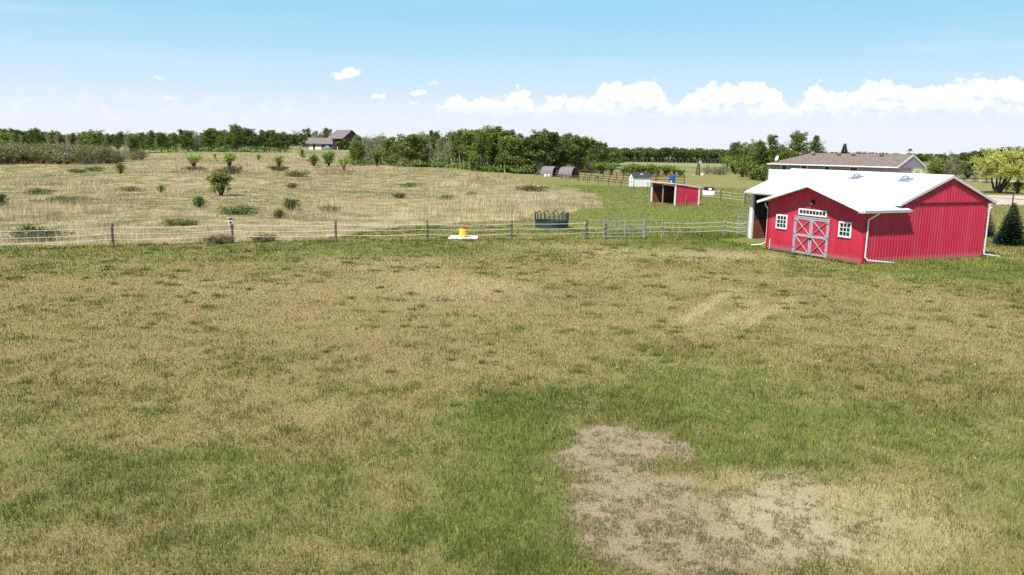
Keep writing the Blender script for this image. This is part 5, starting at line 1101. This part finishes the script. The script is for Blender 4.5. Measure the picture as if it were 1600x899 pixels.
# local x: from the near corner towards the right-back is -y?; front runs to -x, gable runs to +y
Wg, Lg = 10.2, 9.8; zE = height_at(536, 215.3, Yh) - cz.z; zP = height_at(548, 203.6, Yh) - cz.z
MB().prism([(0, 0, 0), (0, Wg, 0), (0, Wg, zE), (0, Wg / 2, zP - .3), (0, 0, zE)], (-.3, 0, 0)).obj('gable_wall', dkw, gh)
MB().box(-Lg, -.3, .3, Wg - .3, 0, zE).obj('wall', dkw, gh)
MB().box(-Lg, 0, -.03, .28, 0, zE - 1.7).obj('cream_wall', crm, gh)
zl = .35; sl_ = (zP - zE) / (Wg / 2)
for sgn in (0, 1):
    yo = (-.9 if sgn == 0 else Wg + .9); ze_ = zE - .9 * sl_
    MB().prism([(.6, yo, ze_), (.6, Wg / 2, zP), (.6, Wg / 2, zP + .22), (.6, yo, ze_ + .22)], (-Lg - 1.4, 0, 0)).obj('roof', grs, gh)
MB().prism([(.61, -.9, zE - .9 * sl_ - .1), (.61, Wg / 2, zP - .1), (.61, Wg / 2, zP + .25), (.61, -.9, zE - .9 * sl_ + .25)], (.1, 0, 0)).obj('barge_board', mat('tan_trim', (.40, .34, .30)), gh)
for k in range(4): x_ = -8.8 + k * 2.3; w = MB().box(x_, x_ + 1.2, -.06, .0, zE - 1.45, zE - .55).obj('window', glass, gh)
for k in range(3): y_ = 2.0 + k * 2.3; w = MB().box(0, .06, y_, y_ + 1.3, 3.4, 4.7).obj('window', glass, gh)
# entrance roof
MB().prism([(-.2, -3.2, zE - 3.6), (-.2, .3, zE - 2.1), (-.2, .3, zE - 1.9), (-.2, -3.2, zE - 3.4)], (-Lg - 1, 0, 0)).obj('porch_roof', grs, gh)
for k in range(3): MB().box(-.6 - k * 3, -.35 - k * 3, -3.0, -2.75, 0, zE - 3.5).obj('porch_post', shw, gh)
# garage wing
gw = empty('garage', cz + Vector((-5.6, -4.5, 0)), R(-10), label='long low garage with white doors joined to the gabled house', cat='garage'); gz = Tz(cz.x - 8, cz.y - 4) - cz.z; 
zg = height_at(505, 225.2, Yh - 4) - cz.z; zr_ = height_at(505, 216.4, Yh) - cz.z
MB().box(-13.5, 1.6, .3, 8, -.3, zg).obj('wall', crm, gw)
MB().prism([(-15.2, -.6, zg - .1), (2.4, -.6, zg - .1), (-.2, 4.2, zr_), (-13.6, 4.2, zr_)], (0, 0, .2)).prism([(-15.2, 9, zg - .1), (2.4, 9, zg - .1), (-.2, 4.2, zr_), (-13.6, 4.2, zr_)], (0, 0, .2)).obj('roof', grs, gw)
for x0, x1 in ((-9.9, -8.0), (-6.9, -3.9)):
    dr_ = MB().box(x0, x1, .22, .3, 0, zg - .35).obj('garage_door', shw, gw)
    for k in range(3): w_ = (x1 - x0) / 3; MB().box(x0 + w_ * k + .12, x0 + w_ * (k + 1) - .12, .19, .22, zg - 1.0, zg - .65).obj('pane', glass, dr_)
MB().box(-7.9, -7.0, .2, .3, 0, zg - .3).box(-3.7, 1.4, .2, .3, .1, zg - .2).obj('recess_shade_panel', dkw, gw)  # flat dark panels on the wall face, shade of recesses painted in
# parked pickup, silver, before the garage
pk = empty('parked_pickup', cz + Vector((-6.0, -7.5, 0)), R(-55), label='silver pickup truck parked before the garage of the gabled house', cat='truck'); pk.location.z = Tz(pk.location.x, pk.location.y)
sil = mat('silver_paint', (.45, .48, .53), rough=.3, metal=.4)
MB().box(-2.6, 2.6, -.95, .95, .5, 1.15).hexa([(-.6, -.9, 1.15), (1.5, -.9, 1.15), (1.5, .9, 1.15), (-.6, .9, 1.15)], [(-.45, -.78, 1.85), (.95, -.78, 1.85), (.95, .78, 1.85), (-.45, .78, 1.85)]).obj('body', sil, pk, bevel=.06)
MB().hexa([(-.5, -.92, 1.2), (1.35, -.92, 1.2), (1.35, .92, 1.2), (-.5, .92, 1.2)], [(-.38, -.80, 1.75), (.92, -.80, 1.75), (.92, .80, 1.75), (-.38, .80, 1.75)]).obj('window_band', glass, pk)
for x_ in (-1.6, 1.7):
    for y_ in (-.97, .77): MB().tube([(x_, y_, .4), (x_, y_ + .2, .4)], .4, 16).obj('wheel', black, pk)
